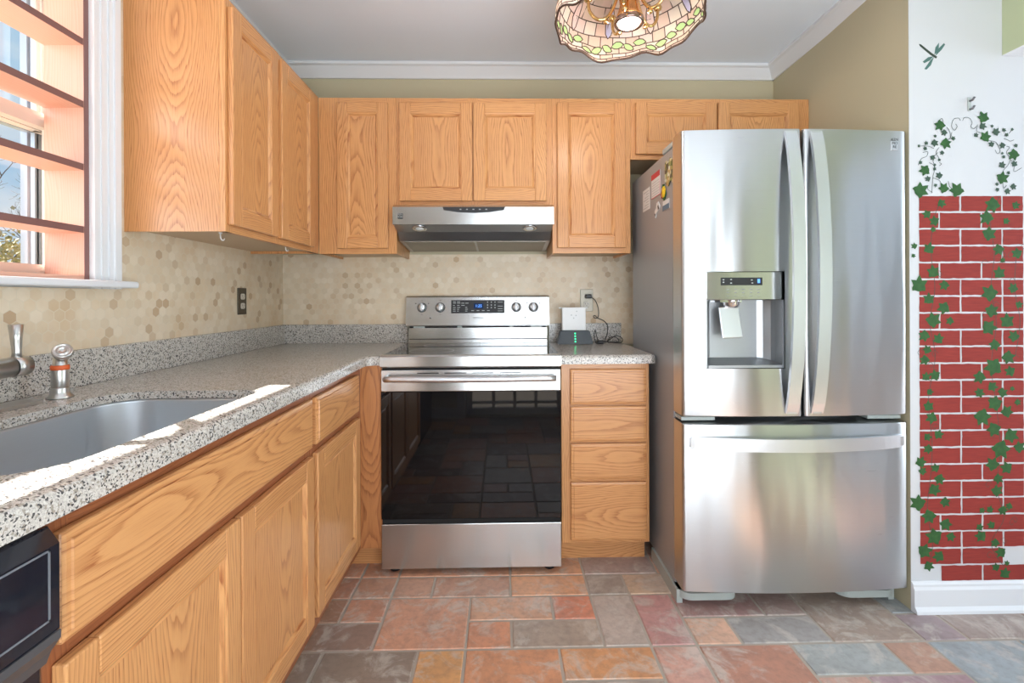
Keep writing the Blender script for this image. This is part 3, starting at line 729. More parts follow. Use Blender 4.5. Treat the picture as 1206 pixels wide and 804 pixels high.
for row, z in enumerate((.027, .019, .007, -.004, -.014, -.024)):
    for k, x in enumerate((-.134, -.112, -.089, -.068)):
        if (row in (3, 4, 5) and k == 2) or (row == 0 and k > 1) or (row == 2 and k == 3): continue
        box(bm, x, z - .0014, .0016, x + r_.uniform(.010, .018), z + .0014, .0020)
for x in (-.035, -.006, .022, .050): box(bm, x, -.0235, .0016, x + .014, -.0205, .0020)
for x in (.050, .070, .090):
    for z in (.024, .008, -.006): box(bm, x, z - .003, .0016, x + .005, z + .003, .0020)
for z in (.024, .002, -.012, -.024): box(bm, .108, z - .0012, .0016, .134, z + .0012, .0020)
obj('panel_legend', bm, 'legend', dp)
text('SAMSUNG', .0125, cpn, 'ink', onface(.003, 1.052, .0005), (PI / 2 - tilt, 0, 0), 'lettering', .0003)
bm = nb()
for x in (-.300, .3005):
    for s in (-1, 1): a = onface(x + s * .034, 1.130, .0006); box(bm, a[0] - .003, a[1], a[2] - .002, a[0] + .003, a[1] + .001, a[2] + .002)
for x in (-.255, .255): a = onface(x, 1.052, .0006); box(bm, a[0] - .004, a[1], a[2] - .003, a[0] + .004, a[1] + .001, a[2] + .003)
for x in (-.300, -.202, .2075, .3005):
    for dz in (.037, -.037): a = onface(x, 1.108 + dz, .0004); box(bm, a[0] - .004, a[1], a[2] - .001, a[0] + .004, a[1] + .001, a[2] + .001)
obj('knob_marking', bm, 'ink', cpn)['kind'] = 'stuff'
for x0, x1 in ((-.345, -.285), (-.11, -.085), (.17, .19), (.285, .345)): bm = nb(); box(bm, x0, -.083, .999, x1, -.078, 1.012); obj('bracket', bm, 'ltgrey', rg)

# ------------------------------------------------------------------ refrigerator
FX0, FX1 = 1.869, 2.704; FC = (FX0 + FX1) / 2; FW = (FX1 - FX0) / 2
fr = thing('refrigerator', 'tall stainless steel french-door refrigerator with water dispenser', 'refrigerator', (FC, 0, 0))
bm = nb(); box(bm, -FW + .007, -.812, .045, FW - .007, -.23, 1.742, bev=.006, seg=2); obj('cabinet', bm, 'fside', fr)
bm = nb(); box(bm, -FW + .02, -.835, .09, FW - .02, -.80, 1.735); obj('gasket', bm, 'gap', fr)
def bow(x): return -.925 - .022 * (1 - (x / FW) ** 2)
def bowdoor(x0, x1, z0, z1, yb, hole=None, n=14):
    """curved-front slab; hole=(xa,xb,za,zb) cut in its front"""
    bm = nb(); r = .010
    xs = {x0, x1}; 
    for k in range(n + 1): xs.add(x0 + (x1 - x0) * k / n)
    for q in (.0015, .004, r): xs.add(x0 + q); xs.add(x1 - q)
    if hole: xs |= {hole[0], hole[1]}
    xs = sorted(xs); zs = sorted({z0, z1, z0 + .002, z1 - .002, z0 + .006, z1 - .006, *(hole[2:] if hole else ())})
    def yy(x, z):
        d = min(x - x0, x1 - x, r); e = min(z - z0, z1 - z, .006)
        return bow(x) + (r - math.sqrt(max(0, r * r - (r - d) ** 2))) + (.006 - math.sqrt(max(0, .000036 - (.006 - e) ** 2)))
    g = [[bm.verts.new((x, yy(x, z), z)) for z in zs] for x in xs]
    for i in range(len(xs) - 1):
        for j in range(len(zs) - 1):
            cx, cz = (xs[i] + xs[i + 1]) / 2, (zs[j] + zs[j + 1]) / 2
            if hole and hole[0] < cx < hole[1] and hole[2] < cz < hole[3]: continue
            bm.faces.new((g[i][j], g[i + 1][j], g[i + 1][j + 1], g[i][j + 1])).smooth = True
    bk = [bm.verts.new((x, yb, z)) for x, z in ((x0, z0), (x1, z0), (x1, z1), (x0, z1))]
    nz_ = len(zs) - 1; nx_ = len(xs) - 1
    bm.faces.new([bk[0], bk[3]] + [g[0][j] for j in range(nz_, -1, -1)]); bm.faces.new([bk[2], bk[1]] + [g[nx_][j] for j in range(nz_ + 1)])
    bm.faces.new([bk[1], bk[0]] + [g[i][0] for i in range(nx_ + 1)]); bm.faces.new([bk[3], bk[2]] + [g[i][nz_] for i in range(nx_, -1, -1)])
    bm.faces.new(bk)
    return bm
def edge_split(o):
    md = o.modifiers.new('split', 'EDGE_SPLIT'); md.split_angle = math.radians(35)
hx0, hx1, hz0, hz1 = 1.953 - FC, 2.235 - FC, .897, 1.250
dl = obj('fridge_door', bowdoor(-FW, .0105, .722, 1.768, -.832, (hx0, hx1, hz0, hz1)), 'fsteel', fr); edge_split(dl)
dr_ = obj('fridge_door', bowdoor(.0215, FW, .722, 1.768, -.832), 'fsteel', fr); edge_split(dr_)
fz = obj('freezer_drawer', bowdoor(-FW, FW, .080, .694, -.832), 'fsteel', fr); edge_split(fz)
def barhandle(ax, a0, a1, c, parent, proj=.052, wd=.044):
    bm = nb(); n = 28; sec = []
    for k in range(n + 1):
        t = k / n; a = a0 + (a1 - a0) * t; u = 1 - (2 * t - 1) ** 2
        h = .006 + proj * (u ** .75)
        if ax == 'z': yb = bow(c); q = [(c - wd / 2, yb - h, a), (c + wd / 2, yb - h, a), (c + wd / 2, yb - h + .012, a), (c - wd / 2, yb - h + .012, a)]
        else: yb = bow(a); q = [(a, yb - h, c - wd / 2), (a, yb - h, c + wd / 2), (a, yb - h + .012, c + wd / 2), (a, yb - h + .012, c - wd / 2)]
        sec.append([bm.verts.new(p) for p in q])
    for i in range(n):
        for k in range(4): bm.faces.new((sec[i][k], sec[i][(k + 1) % 4], sec[i + 1][(k + 1) % 4], sec[i + 1][k]))
    bm.faces.new(sec[0]); bm.faces.new(sec[-1])
    for t in (.02, .98):
        a = a0 + (a1 - a0) * t
        if ax == 'z': box(bm, c - wd / 2 + .006, bow(c) - .008, a - .02, c + wd / 2 - .006, bow(c) + .006, a + .02)
        else: box(bm, a - .02, bow(a) - .008, c - wd / 2 + .006, a + .02, bow(a) + .006, c + wd / 2 - .006)
    bmesh.ops.recalc_face_normals(bm, faces=bm.faces); return obj('handle', bm, 'hsteel', parent)
barhandle('z', .735, 1.757, -.030, dl); barhandle('z', .735, 1.757, .062, dr_); barhandle('x', -FW + .028, FW - .028, .628, fz, .035, .046)
# dispenser
bm = nb(); yb = -.845; yf = bow((hx0 + hx1) / 2)
fl = lambda x: bow(x) + .004
t = .006
box(bm, hx0 + t, yb, hz0 + .002, hx1 - t, yb + .004, 1.146)
for (xa, xb) in ((hx0 + .0005, hx0 + t), (hx1 - t, hx1 - .0005)): box(bm, xa, fl(xa), hz0 + .002, xb, yb + .004, 1.146)
prism(bm, [(yb + .002, hz0 + .002), (yf + .004, hz0 + .002), (yf + .004, hz0 + .012), (-.875, hz0 + .022), (yb + .002, hz0 + .03)], hx0 + t, hx1 - t, 'x')
cx = .06; 
prism(bm, [(hx0 + t, yb), (hx0 + t, yb - .05), (hx0 + .012, yb - .03), (hx0 + .03, yb - .008), (hx0 + .05, yb)], hz0 + .01, 1.145, 'z'); prism(bm, [(hx1 - t, yb), (hx1 - t, yb - .05), (hx1 - .012, yb - .03), (hx1 - .03, yb - .008), (hx1 - .05, yb)], hz0 + .01, 1.145, 'z')
dc = obj('dispenser_recess', bm, steel('recess_steel', (.42, .43, .44), .45, 0, .2), dl)
bm = nb(); box(bm, hx0 + .0005, yf + .006, 1.147, hx1 - .0005, yb + .004, 1.2495, bev=.002); dpn = obj('dispenser_panel', bm, 'steel', dl)
bm = nb(); xA = (hx0 + hx1) / 2 - .088; box(bm, xA, yf + .0045, 1.200, xA + .152, yf + .0065, 1.228); ds = obj('dispenser_display', bm, 'dark', dpn)
bm = nb(); box(bm, xA + .134, yf + .0038, 1.208, xA + .143, yf + .0046, 1.2225); obj('blue_icon', bm, 'blue', ds)
for x, z in ((.006, 1.220), (.006, 1.211), (.034, 1.208), (.110, 1.219), (.034, 1.221), (.112, 1.208)): bm = nb(); box(bm, xA + x, yf + .0040, z - .0018, xA + x + .006, yf + .0046, z + .0018); obj('display_icon', bm, 'legend', ds)
bm = nb()
for k in range(5):
    x = xA + .02 + .028 * k; box(bm, x, yf + .0052, 1.184, x + .012, yf + .0062, 1.1865); box(bm, x + .002, yf + .0052, 1.172, x + .010, yf + .0062, 1.175); box(bm, x + .001, yf + .0052, 1.161, x + .011, yf + .0062, 1.1625)
obj('button_legend', bm, plain('grey_print_fine', (.30, .31, .31), .4), dpn)
bm = nb(); lathe(bm, [(.02, -.012), (.028, 0), (.030, .012), (.034, .02)], 24, 0, Matrix.Translation((hx0 + .112, -.893, 1.128))); prism(bm, [(hx0 + .06, -.915), (hx0 + .14, -.915), (hx0 + .16, -.85), (hx0 + .05, -.85)], 1.138, 1.147, 'z'); obj('spout', bm, 'chrome', dl)
bm = nb(); box(bm, -.039, -.004, -.118, .039, .004, 0, bev=.004, seg=2); o = obj('paddle', bm, 'hsteel', dl, (hx0 + .103, -.888, 1.122)); o.rotation_euler = (-.16, -.05, 0)
# badge, hinges, feet
bm = nb(); xb = 2.6535 - FC; yb_ = bow(xb); box(bm, xb - .0125, yb_ - .0032, 1.693, xb + .0125, yb_ + .003, 1.727, bev=.001); bo = obj('badge', bm, 'hsteel', dr_)
text('KEN\nMO\nRE', .0135, bo, 'ink', (xb, yb_ - .0035, 1.7185), ext=.0003)
for x0_, x1_ in ((-FW + .004, -FW + .13), (FW - .13, FW - .004)):
    bm = nb(); box(bm, x0_, -.900, 1.7425, x1_, -.70, 1.764, bev=.004, seg=2); obj('hinge_cover', bm, 'ltgrey', fr)
    bm = nb(); box(bm, x0_, -.90, .700, x1_, -.835, .714, bev=.002); obj('hinge', bm, 'ltgrey', fr)
bm = nb(); box(bm, -FW + .02, -.842, .035, FW - .02, -.79, .078); 
for s in (-1, 1):
    pr = rrect(-.11, .11, -.06, .05, .045); prism(bm, [(s * (FW - .115) + x, -.826 + y) for x, y in pr], .024, .050, 'z')
    box(bm, s * (FW - .01) - .012, -.86, .0, s * (FW - .01) + .01, -.55, .05)
obj('base_grille', bm, 'ltgrey', fr)
for s in (-1, 1):
    for y in (-.78, -.30): bm = nb(); lathe(bm, [(.02, 0), (.02, .010), (.01, .012), (.01, .05)], 14, 0, Matrix.Translation((s * (FW - .09), y, 0))); obj('foot', bm, 'dark', fr)

# things stuck to the fridge side (face at x = FX0 + .007)
SX = FX0 + .0068
def card(name, label, cat, ya, yb, za, zb, mat, tk=.0012, slope=0.):
    t = thing(name, label, cat, (SX, (ya + yb) / 2, za)); w = (yb - ya) / 2
    bm = nb(); box(bm, -tk, -abs(w), 0, 0, abs(w), zb - za, bev=tk * .3); obj('sheet', bm, mat, t); return t, abs(w), zb - za
t, w_, h_ = card('paper_note', 'small white printed note stuck low on the refrigerator side, nearest the wall', 'note', -.525, -.42, 1.557, 1.655, 'whitep')
bm = nb()
for k in range(7): box(bm, -.0016, -w_ + .012, .01 + k * .012, -.0012, w_ - .012 - .02 * (k % 3), .013 + k * .012)
obj('print', bm, 'legend', t)
t, w_, h_ = card('magnet_calendar', 'white card with a red header magneted on the refrigerator side', 'card', -.668, -.552, 1.590, 1.695, 'whitep', .002)
bm = nb(); box(bm, -.0026, -w_, h_ - .024, -.002, w_, h_); box(bm, -.0026, -w_, 0, -.002, -w_ + .003, h_); box(bm, -.0026, -w_, 0, -.002, w_, .003); obj('header', bm, plain('red_print', (.62, .05, .06), .5), t)
bm = nb()
for k in range(6): box(bm, -.0024, -w_ + .01, .01 + k * .011, -.002, w_ - .012, .012 + k * .011)
obj('print', bm, 'legend', t)
nn = N('floral_print'); oo = nn.tc(); vv_ = nn.n('TexVoronoi', {'Vector': oo, 'Scale': 70.}, out=None); s_ = nn.n('SeparateXYZ', {0: vv_.outputs['Color']}, out=None)
floral = nn.pbr(col=nn.ramp(s_.outputs[0], [(0, (.05, .10, .03)), (.25, (.30, .32, .10)), (.45, (.60, .55, .35)), (.6, (.03, .04, .03)), (.75, (.45, .30, .10)), (.9, (.7, .7, .62))], 'CONSTANT'), rough=.3)
def blob_plate(name, label, cat, y, z, pts, mat, tk=.003):
    bm = nb(); prism(bm, [(a, b) for a, b in pts], -tk, 0, 'x'); return tag(obj(name, bm, mat, None, (SX, y, z)), label, cat)
blob_plate('floral_magnet', 'magnet with a dark green floral picture at the refrigerator door edge', 'magnet', -.790, 1.61, [(-.068, .0), (-.07, .088), (-.055, .098), (-.03, .082), (.0, .098), (.02, .085), (.045, .098), (.06, .09), (.062, .02), (.045, .0), (.02, -.012), (-.01, .008), (-.03, -.01)], floral)
fl_ = thing('flower_magnet', 'yellow and red flower magnet hanging below the floral one', 'magnet', (SX - .003, -.715, 1.588))
bm = nb()
for k in range(9):
    a = k * 2 * PI / 9; lathe(bm, [(.001, .003), (.009, .002), (.011, 0)], 10, 0, Matrix.Translation((0, .014 * math.cos(a), .014 * math.sin(a))) @ Matrix.Rotation(-PI / 2, 4, 'Y'))
lathe(bm, [(.001, .006), (.011, .004), (.013, 0)], 14, 0, Matrix.Rotation(-PI / 2, 4, 'Y')); obj('petals', bm, plain('yellow_enamel', (.85, .55, .02), .35), fl_)
bm = nb(); prism(bm, [(.02, .016), (.034, -.004), (.026, -.022), (.012, -.012)], -.001, .0015, 'x'); obj('red_leaf', bm, plain('red_enamel', (.5, .03, .02), .4), fl_)
bm = nb(); prism(bm, [(-.02, -.028), (-.004, -.036), (.012, -.022), (-.02, .006), (-.03, -.01)], -.001, .0015, 'x'); prism(bm, [(.0, .014), (.02, .022), (.01, .034), (-.01, .03)], -.001, .0015, 'x'); obj('green_leaf', bm, 'leaf', fl_)
t, w_, h_ = card('business_card_magnet', 'blue and white business-card magnet, lowest toward the door', 'magnet', -.776, -.700, 1.512, 1.552, 'whitep', .002)
bm = nb(); box(bm, -.0026, -w_, 0, -.002, w_, h_ * .52); obj('blue_band', bm, plain('slate_blue_print', (.10, .17, .24), .5), t)
bm = nb(); prism(bm, [(-.035, .012), (-.014, .034), (.006, .030), (.014, .010), (.030, .002), (.034, -.022), (.022, -.030), (.014, -.014), (-.010, -.006), (-.030, .0)], -.003, 0, 'x'); dg = tag(obj('dog_magnet', bm, 'whitep', None, (SX, -.630, 1.530)), 'small white and black dog-shaped magnet below the red-headed card', 'magnet')
bm = nb(); prism(bm, [(-.030, .002), (-.016, .020), (-.008, .014), (-.014, -.002)], -.0036, -.003, 'x'); obj('black_patch', bm, 'ink', dg); bm = nb(); prism(bm, [(.022, -.026), (.030, -.02), (.031, -.01), (.020, -.012)], -.0036, -.003, 'x'); obj('black_patch', bm, 'ink', dg)

# ------------------------------------------------------------------ outlets, cord, wireless box
def receptacle(bm, z):
    t = nb(); pts = rrect(-.0165, .0165, -.0135, .0135, .009)
    prism(t, [(x, z + y) for x, y in pts], -.0085, -.006, 'y'); merge(bm, t)
def outlet(label, loc, rotz, plate):
    t = thing('wall_outlet', label, 'outlet', loc, rotz)
    bm = nb(); box(bm, -.035, -.006, -.061, .035, 0, .061, bev=.002, seg=2); obj('cover_plate', bm, plate, t)
    for z in (-.0215, .0215):
        bm = nb(); receptacle(bm, z); r = obj('receptacle', bm, plain('ivory_plastic', (.62, .58, .50), .4), t)
        bm = nb(); box(bm, -.0075, -.0089, z - .001, -.0055, -.0086, z + .007); box(bm, .0055, -.0089, z - .001, .0075, -.0086, z + .006); lathe(bm, [(.0022, 0), (.0022, .0003)], 10, 0, Matrix.Translation((0, -.0086, z - .007)) @ Matrix.Rotation(PI / 2, 4, 'X')); obj('slots', bm, 'dark', r)
    return t
outlet('dark bronze wall outlet on the hexagon tile of the left wall', (.0066, -.428, 1.148), PI / 2, plain('bronze_plate', (.09, .075, .055), .35, .7))
outlet('stainless plate wall outlet on the back wall with a black plug in it', (1.678, -.0066, 1.143), 0, plain('steel_plate', (.40, .36, .29), .4, .3))

bx = thing('wireless_router', 'black wedge-shaped router base holding a white square panel, with green lights', 'router', (1.592, -.125, .9143))
bm = nb()
lo = [(-.094, -.040, 0), (.094, -.040, 0), (.094, .045, 0), (-.094, .045, 0)]; hi = [(-.076, -.028, .070), (.078, -.028, .070), (.078, .035, .070), (-.076, .035, .070)]
a = [bm.verts.new(p) for p in lo]; b = [bm.verts.new(p) for p in hi]; bm.faces.new(a[::-1]); bm.faces.new(b)
for k in range(4): bm.faces.new((a[k], a[(k + 1) % 4], b[(k + 1) % 4], b[k]))
bmesh.ops.bevel(bm, geom=bm.edges[:], offset=.004, segments=2, affect='EDGES'); obj('base', bm, plain('router_black', (.025, .03, .035), .3), bx)
bm = nb(); box(bm, -.066, -.022, .071, .058, .012, .193, bev=.003, seg=2); box(bm, -.080, .012, .186, .074, .02, .193, bev=.001); pn = obj('white_panel', bm, 'whitep', bx)
bm = nb()
for x, z in ((-.018, .152), (.006, .150), (-.006, .136), (.010, .172)): lathe(bm, [(.0035, 0), (.0035, .0005)], 10, 0, Matrix.Translation((x, -.0221, z)) @ Matrix.Rotation(PI / 2, 4, 'X'))
obj('pinhole', bm, 'legend', pn)
for k in range(4): bm = nb(); z = .014 + k * .014; box(bm, -.003, -.0405 + z * .17, z - .004, .003, -.0375 + z * .17, z + .003); obj('status_light', bm, 'ledg', bx)

cd = thing('power_cord', 'thin black power cord plugged into the back wall outlet, coiled on the counter', 'cord', (1.684, -.0155, 1.1645))
bm = nb(); box(bm, -.016, -.026, -.011, .018, .0, .011, bev=.004, seg=2); obj('plug', bm, 'dark', cd)
ctrl = [(1.70, -.036, 1.160), (1.722, -.040, 1.140), (1.736, -.045, 1.10), (1.737, -.05, 1.062), (1.727, -.055, 1.046), (1.712, -.055, 1.048), (1.708, -.055, 1.056), (1.716, -.055, 1.060), (1.732, -.055, 1.046), (1.765, -.06, 1.030), (1.783, -.06, 1.005), (1.780, -.07, .965), (1.767, -.08, .93), (1.760, -.085, .920),
        (1.78, -.07, .920), (1.83, -.05, .948), (1.862, -.060, .936), (1.845, -.115, .919), (1.79, -.12, .919), (1.775, -.10, .922), (1.80, -.06, .942), (1.835, -.06, .938), (1.83, -.11, .922), (1.78, -.12, .922), (1.74, -.115, .925), (1.72, -.11, .935), (1.712, -.12, .955), (1.700, -.15, .985), (1.690, -.175, .980), (1.688, -.180, .955), (1.694, -.182, .925), (1.706, -.175, .919), (1.73, -.15, .921), (1.735, -.13, .928), (1.71, -.125, .925), (1.705, -.145, .919), (1.735, -.15, .922)]
def smooth(ctrl, sub=5):
    P = [Vector(c) for c in ctrl]; out = []
    for i in range(len(P) - 1):
        p0, p1, p2, p3 = P[max(i - 1, 0)], P[i], P[i + 1], P[min(i + 2, len(P) - 1)]
        for k in range(sub):
            t = k / sub; out.append(.5 * ((2 * p1) + (p2 - p0) * t + (2 * p0 - 5 * p1 + 4 * p2 - p3) * t * t + (3 * p1 - p0 - 3 * p2 + p3) * t ** 3))
    out.append(P[-1]); return out
bm = nb(); off = Vector((1.684, -.0155, 1.1645)); tube(bm, [p - off for p in smooth(ctrl)], .0022, 8); obj('wire', bm, 'dark', cd)
bm = nb(); box(bm, 1.708 - off.x, -.165 - off.y, .9155 - off.z, 1.742 - off.x, -.135 - off.y, .934 - off.z, bev=.005, seg=2); obj('connector', bm, 'dark', cd)

# ------------------------------------------------------------------ painted wall
PXX = lambda px: 2.751 + (px - 1083) * .0032
PZZ = lambda py: 1.529 - (py - 230) * (1.424 / 454.)
MY = WY - .0005
mu = thing('brick_mural', 'red brick wall painted on the white partition, overgrown with painted ivy', 'mural', (2.945, WY, .8))
def mloc(px, py, d=0): return (PXX(px) - 2.945, -.0006 - d, PZZ(py) - .8)
rb = random.Random(11); rowA = [1082, 1130.4, 1179.6, 1204]; rowB = [1082, 1105.6, 1155, 1204]
types = 'ABAABAABAABAABAABAABAAB'; types = 'ABAABAAB' + 'AAB' * 5
bm = nb(); pitch = (684 - 230) / 23
for r in range(23):
    xs = list(rowB if types[r] == 'B' else rowA)
    if r == 16: xs = [1082, 1155, 1204]
    for i in range(len(xs) - 1):
        if r == 21 and i == 2: continue
        if r == 22 and i == 0: continue
        xa, xb = xs[i] + 1.1 * (i > 0), xs[i + 1] - 1.1 * (i < len(xs) - 2); ya = 230 + r * pitch + 1.; yb2 = ya + pitch - 2.1
        # wobbly outline
        out = []
        def seg(p, q, n):
            for k in range(n): t = k / n; out.append((p[0] + (q[0] - p[0]) * t + rb.uniform(-.35, .35), p[1] + (q[1] - p[1]) * t + rb.uniform(-.35, .35)))
        nx = max(2, int((xb - xa) / 5)); seg((xa, ya), (xb, ya), nx); seg((xb, ya), (xb, yb2), 3); seg((xb, yb2), (xa, yb2), nx); seg((xa, yb2), (xa, ya), 3)
        t = nb(); f = t.faces.new([t.verts.new(mloc(*p)) for p in out]); ex = bmesh.ops.extrude_face_region(t, geom=[f]); bmesh.ops.translate(t, verts=[v for v in ex['geom'] if isinstance(v, bmesh.types.BMVert)], vec=(0, -.0008, 0)); merge(bm, t)
obj('brick_pattern', bm, 'brick', mu)
def leaf(bm, px, py, s, ang, mi=0, d=.0012):
    """five-lobed ivy leaf, s = half size in photo px"""
    shp = [(0, 1.3), (.2, .95), (.36, .58), (.62, .62), (1.02, .62), (.84, .25), (.70, -.05), (.84, -.35), (.80, -.72), (.45, -.68), (.12, -.78), (-.12, -.78), (-.45, -.68), (-.80, -.72), (-.84, -.35), (-.70, -.05), (-.84, .25), (-1.02, .62), (-.62, .62), (-.36, .58), (-.2, .95)]
    c, sn = math.cos(ang), math.sin(ang); t = nb()
    vs = [t.verts.new(mloc(px + s * (x * c - y * sn), py - s * (x * sn + y * c), d)) for x, y in shp]
    ctr = t.verts.new(mloc(px, py, d + .0004))
    for k in range(len(vs)): fc_ = t.faces.new((vs[k], vs[(k + 1) % len(vs)], ctr)); fc_.material_index = mi
    merge(bm, t)
big = [(247, 185, 44), (280, 243, 26), (290, 328, 44), (203, 325, 30), (128, 540, 44), (150, 608, 24), (240, 582, 28), (90, 700, 62), (275, 682, 42), (378, 698, 58), (590, 125, 46), (582, 192, 30), (603, 278, 44),
       (687, 238, 32), (652, 335, 24), (738, 343, 26), (828, 415, 46), (832, 490, 26), (735, 500, 28), (735, 602, 50), (822, 668, 26), (775, 705, 26), (530, 264, 20)]
small = [(208, 272, 14), (350, 290, 20), (262, 402, 20), (138, 328, 18), (130, 370, 18), (80, 350, 14), (188, 440, 24), (92, 480, 16), (205, 497, 12), (203, 530, 16), (210, 658, 16), (657, 192, 14), (750, 222, 18), (816, 217, 14), (772, 260, 18), (845, 345, 18), (737, 405, 12), (748, 434, 16), (785, 560, 16), (693, 650, 16), (697, 692, 18), (240, 458, 14)]
bm = nb(); rl = random.Random(2)
for k, (x, y, s) in enumerate(big): leaf(bm, 1070 + x / 6.7, 120 + y / 6.7, s / 6.7 * .95, rl.uniform(-2.6, 2.6), 0 if s > 40 else 1)
for (x, y, s) in small: leaf(bm, 1070 + x / 6.7, 120 + y / 6.7, s / 6.7 * .9, rl.uniform(-3, 3), 1)
bk1 = [(210, 60, 14), (158, 100, 14), (185, 125, 16), (165, 225, 18), (180, 310, 20), (128, 357, 26), (220, 357, 16), (163, 408, 18), (218, 440, 20), (178, 485, 24), (240, 487, 13), (147, 540, 18), (197, 553, 17), (157, 592, 14), (148, 628, 16), (185, 685, 17), (152, 690, 14), (165, 745, 11), (158, 797, 14), (112, 215, 10), (108, 250, 7),
       (397, 65, 24), (480, 68, 13), (375, 112, 22), (382, 172, 22), (418, 228, 18), (485, 243, 17), (432, 268, 9), (420, 315, 19), (385, 388, 26), (470, 370, 16), (390, 452, 21), (380, 512, 24), (447, 490, 23), (402, 575, 18), (472, 545, 18), (450, 620, 21), (398, 655, 28), (458, 672, 17), (347, 692, 20), (392, 727, 16), (345, 748, 14), (425, 745, 12), (403, 785, 20), (490, 430, 12), (445, 125, 11), (465, 735, 8), (180, 155, 9)]
for (x, y, s) in bk1: leaf(bm, 1040 + x / 3.09, 220 + y / 3.09, s / 3.09 * 1.12, rl.uniform(-2.8, 2.8), 0)
bk2 = [(150, 52, 15), (160, 90, 17), (182, 147, 14), (145, 155, 12), (148, 195, 14), (122, 240, 16), (172, 260, 13), (185, 297, 16), (128, 270, 12), (167, 333, 18), (113, 378, 23), (203, 375, 15), (150, 422, 21), (205, 450, 18), (168, 492, 24), (222, 492, 14), (133, 540, 21), (182, 558, 17), (147, 590, 15),
       (322, 8, 14), (375, 45, 21), (413, 72, 18), (330, 88, 25), (370, 130, 21), (427, 152, 21), (392, 198, 27), (455, 193, 17), (365, 250, 20), (413, 262, 18), (383, 298, 15), (378, 340, 17), (398, 405, 14), (355, 403, 11), (325, 492, 17), (360, 455, 12), (373, 515, 13), (392, 548, 16), (420, 392, 11), (375, 598, 12), (405, 620, 16), (328, 405, 9), (412, 585, 8), (400, 8, 14), (450, 40, 10), (320, 462, 11)]
for (x, y, s) in bk2: leaf(bm, 1040 + x / 2.874, 460 + y / 2.874, s / 2.874 * 1.12, rl.uniform(-2.8, 2.8), 0)
obj('ivy_leaves', bm, ['leaf', plain('dark_ivy', (.035, .075, .045), .6)], mu)
bm = nb()
def ribbon(pts, wpx=.35):
    P = smooth([mloc(x, y, .0009) for x, y in pts], 6)
    for i in range(len(P) - 1):
        d = (P[i + 1] - P[i]); nrm = Vector((-d.z, 0, d.x)); 
        if nrm.length < 1e-7: continue
        nrm = nrm.normalized() * .0032 * wpx
        bm.faces.new([bm.verts.new(q) for q in (P[i] - nrm, P[i + 1] - nrm, P[i + 1] + nrm, P[i] + nrm)])
Z5 = lambda L: [(1070 + x / 6.7, 120 + y / 6.7) for x, y in L]
for L in ([(408, 150), (395, 130), (360, 135), (342, 165), (340, 200), (362, 225), (382, 195), (370, 175)], [(425, 150), (440, 125), (480, 130), (500, 165), (490, 195), (515, 212), (545, 180)], [(340, 240), (330, 280), (300, 310), (270, 330)], [(300, 200), (325, 240), (330, 290)],
          [(245, 145), (262, 132), (272, 160)], [(560, 100), (568, 78), (582, 90)], [(545, 190), (535, 230), (580, 250), (620, 300), (680, 315), (700, 340)], [(240, 360), (215, 400), (235, 440), (250, 470)], [(200, 370), (150, 350), (85, 350)], [(230, 400), (190, 450), (205, 520), (190, 590), (185, 660), (180, 720)],
          [(160, 480), (195, 500), (215, 540)], [(240, 480), (258, 490), (240, 505)], [(110, 400), (150, 395), (140, 430), (100, 450), (75, 500)], [(190, 600), (240, 620), (255, 650)], [(150, 660), (150, 690), (185, 715)], [(310, 625), (320, 665), (338, 685)],
          [(690, 320), (720, 380), (700, 410), (680, 380)], [(750, 290), (780, 300), (800, 310), (830, 300)], [(770, 350), (795, 360), (770, 400), (800, 450), (780, 500), (740, 550), (735, 600)], [(800, 450), (830, 500), (830, 550), (890, 520)], [(790, 250), (820, 215)], [(740, 630), (745, 680), (770, 660)]):
    ribbon(Z5(L), .28)
for L in ([(1107, 238), (1098, 262), (1096, 300), (1100, 340), (1094, 380), (1100, 420), (1092, 470), (1096, 520), (1094, 560), (1090, 600), (1096, 640), (1090, 668)], [(1176, 232), (1166, 260), (1170, 300), (1166, 340), (1172, 380), (1166, 430), (1172, 480), (1176, 530), (1172, 575), (1180, 610), (1165, 640), (1180, 668)], [(1196, 300), (1194, 340), (1200, 380), (1194, 420)]):
    ribbon(L, .3)
for k in range(26):
    x, y = rl.choice(((1096, 0), (1172, 0), (1192, 0))); x += rl.uniform(-10, 10); y = rl.uniform(240, 665); s = rl.choice((-1, 1)); ribbon([(x, y), (x + s * 4, y - 3), (x + s * 7, y + 1), (x + s * 5, y + 4), (x + s * 3, y + 2)], .22)
obj('ivy_tendrils', bm, 'vine', mu)

df = thing('dragonfly_painting', 'small green-grey dragonfly painted high on the white partition', 'painting', (PXX(1099), WY, PZZ(65)))
def dl2(x, y): return (PXX(1040 + x / 3.2126) - PXX(1099), PZZ(y / 3.2126) - PZZ(65))
def flatp(L, name, mat, parent, y=-.001):
    bm = nb(); prism(bm, L, y, 0, 'y'); return obj(name, bm, mat, parent)
flatp([dl2(*p) for p in ((138, 168), (145, 170), (185, 202), (206, 216), (202, 222), (180, 208), (142, 176))], 'body', 'vine', df, -.0014)
wm = plain('dragonfly_wing', (.07, .16, .14), .6)
for L in ([(196, 208), (200, 180), (213, 163), (212, 182), (204, 200)], [(200, 212), (208, 188), (232, 164), (236, 170), (222, 190)], [(192, 214), (172, 218), (152, 234), (158, 240), (178, 230)], [(194, 216), (180, 230), (158, 262), (166, 264), (182, 248)]):
    flatp([dl2(*p) for p in L], 'wing', wm, df)
hk = thing('coat_hook', 'small grey double coat hook on the white partition above the ivy arch', 'hook', (PXX(1141), WY, PZZ(122)))
bm = nb(); box(bm, -.005, -.004, -.028, .007, 0, .022, bev=.001); obj('plate', bm, 'ltgrey', hk)
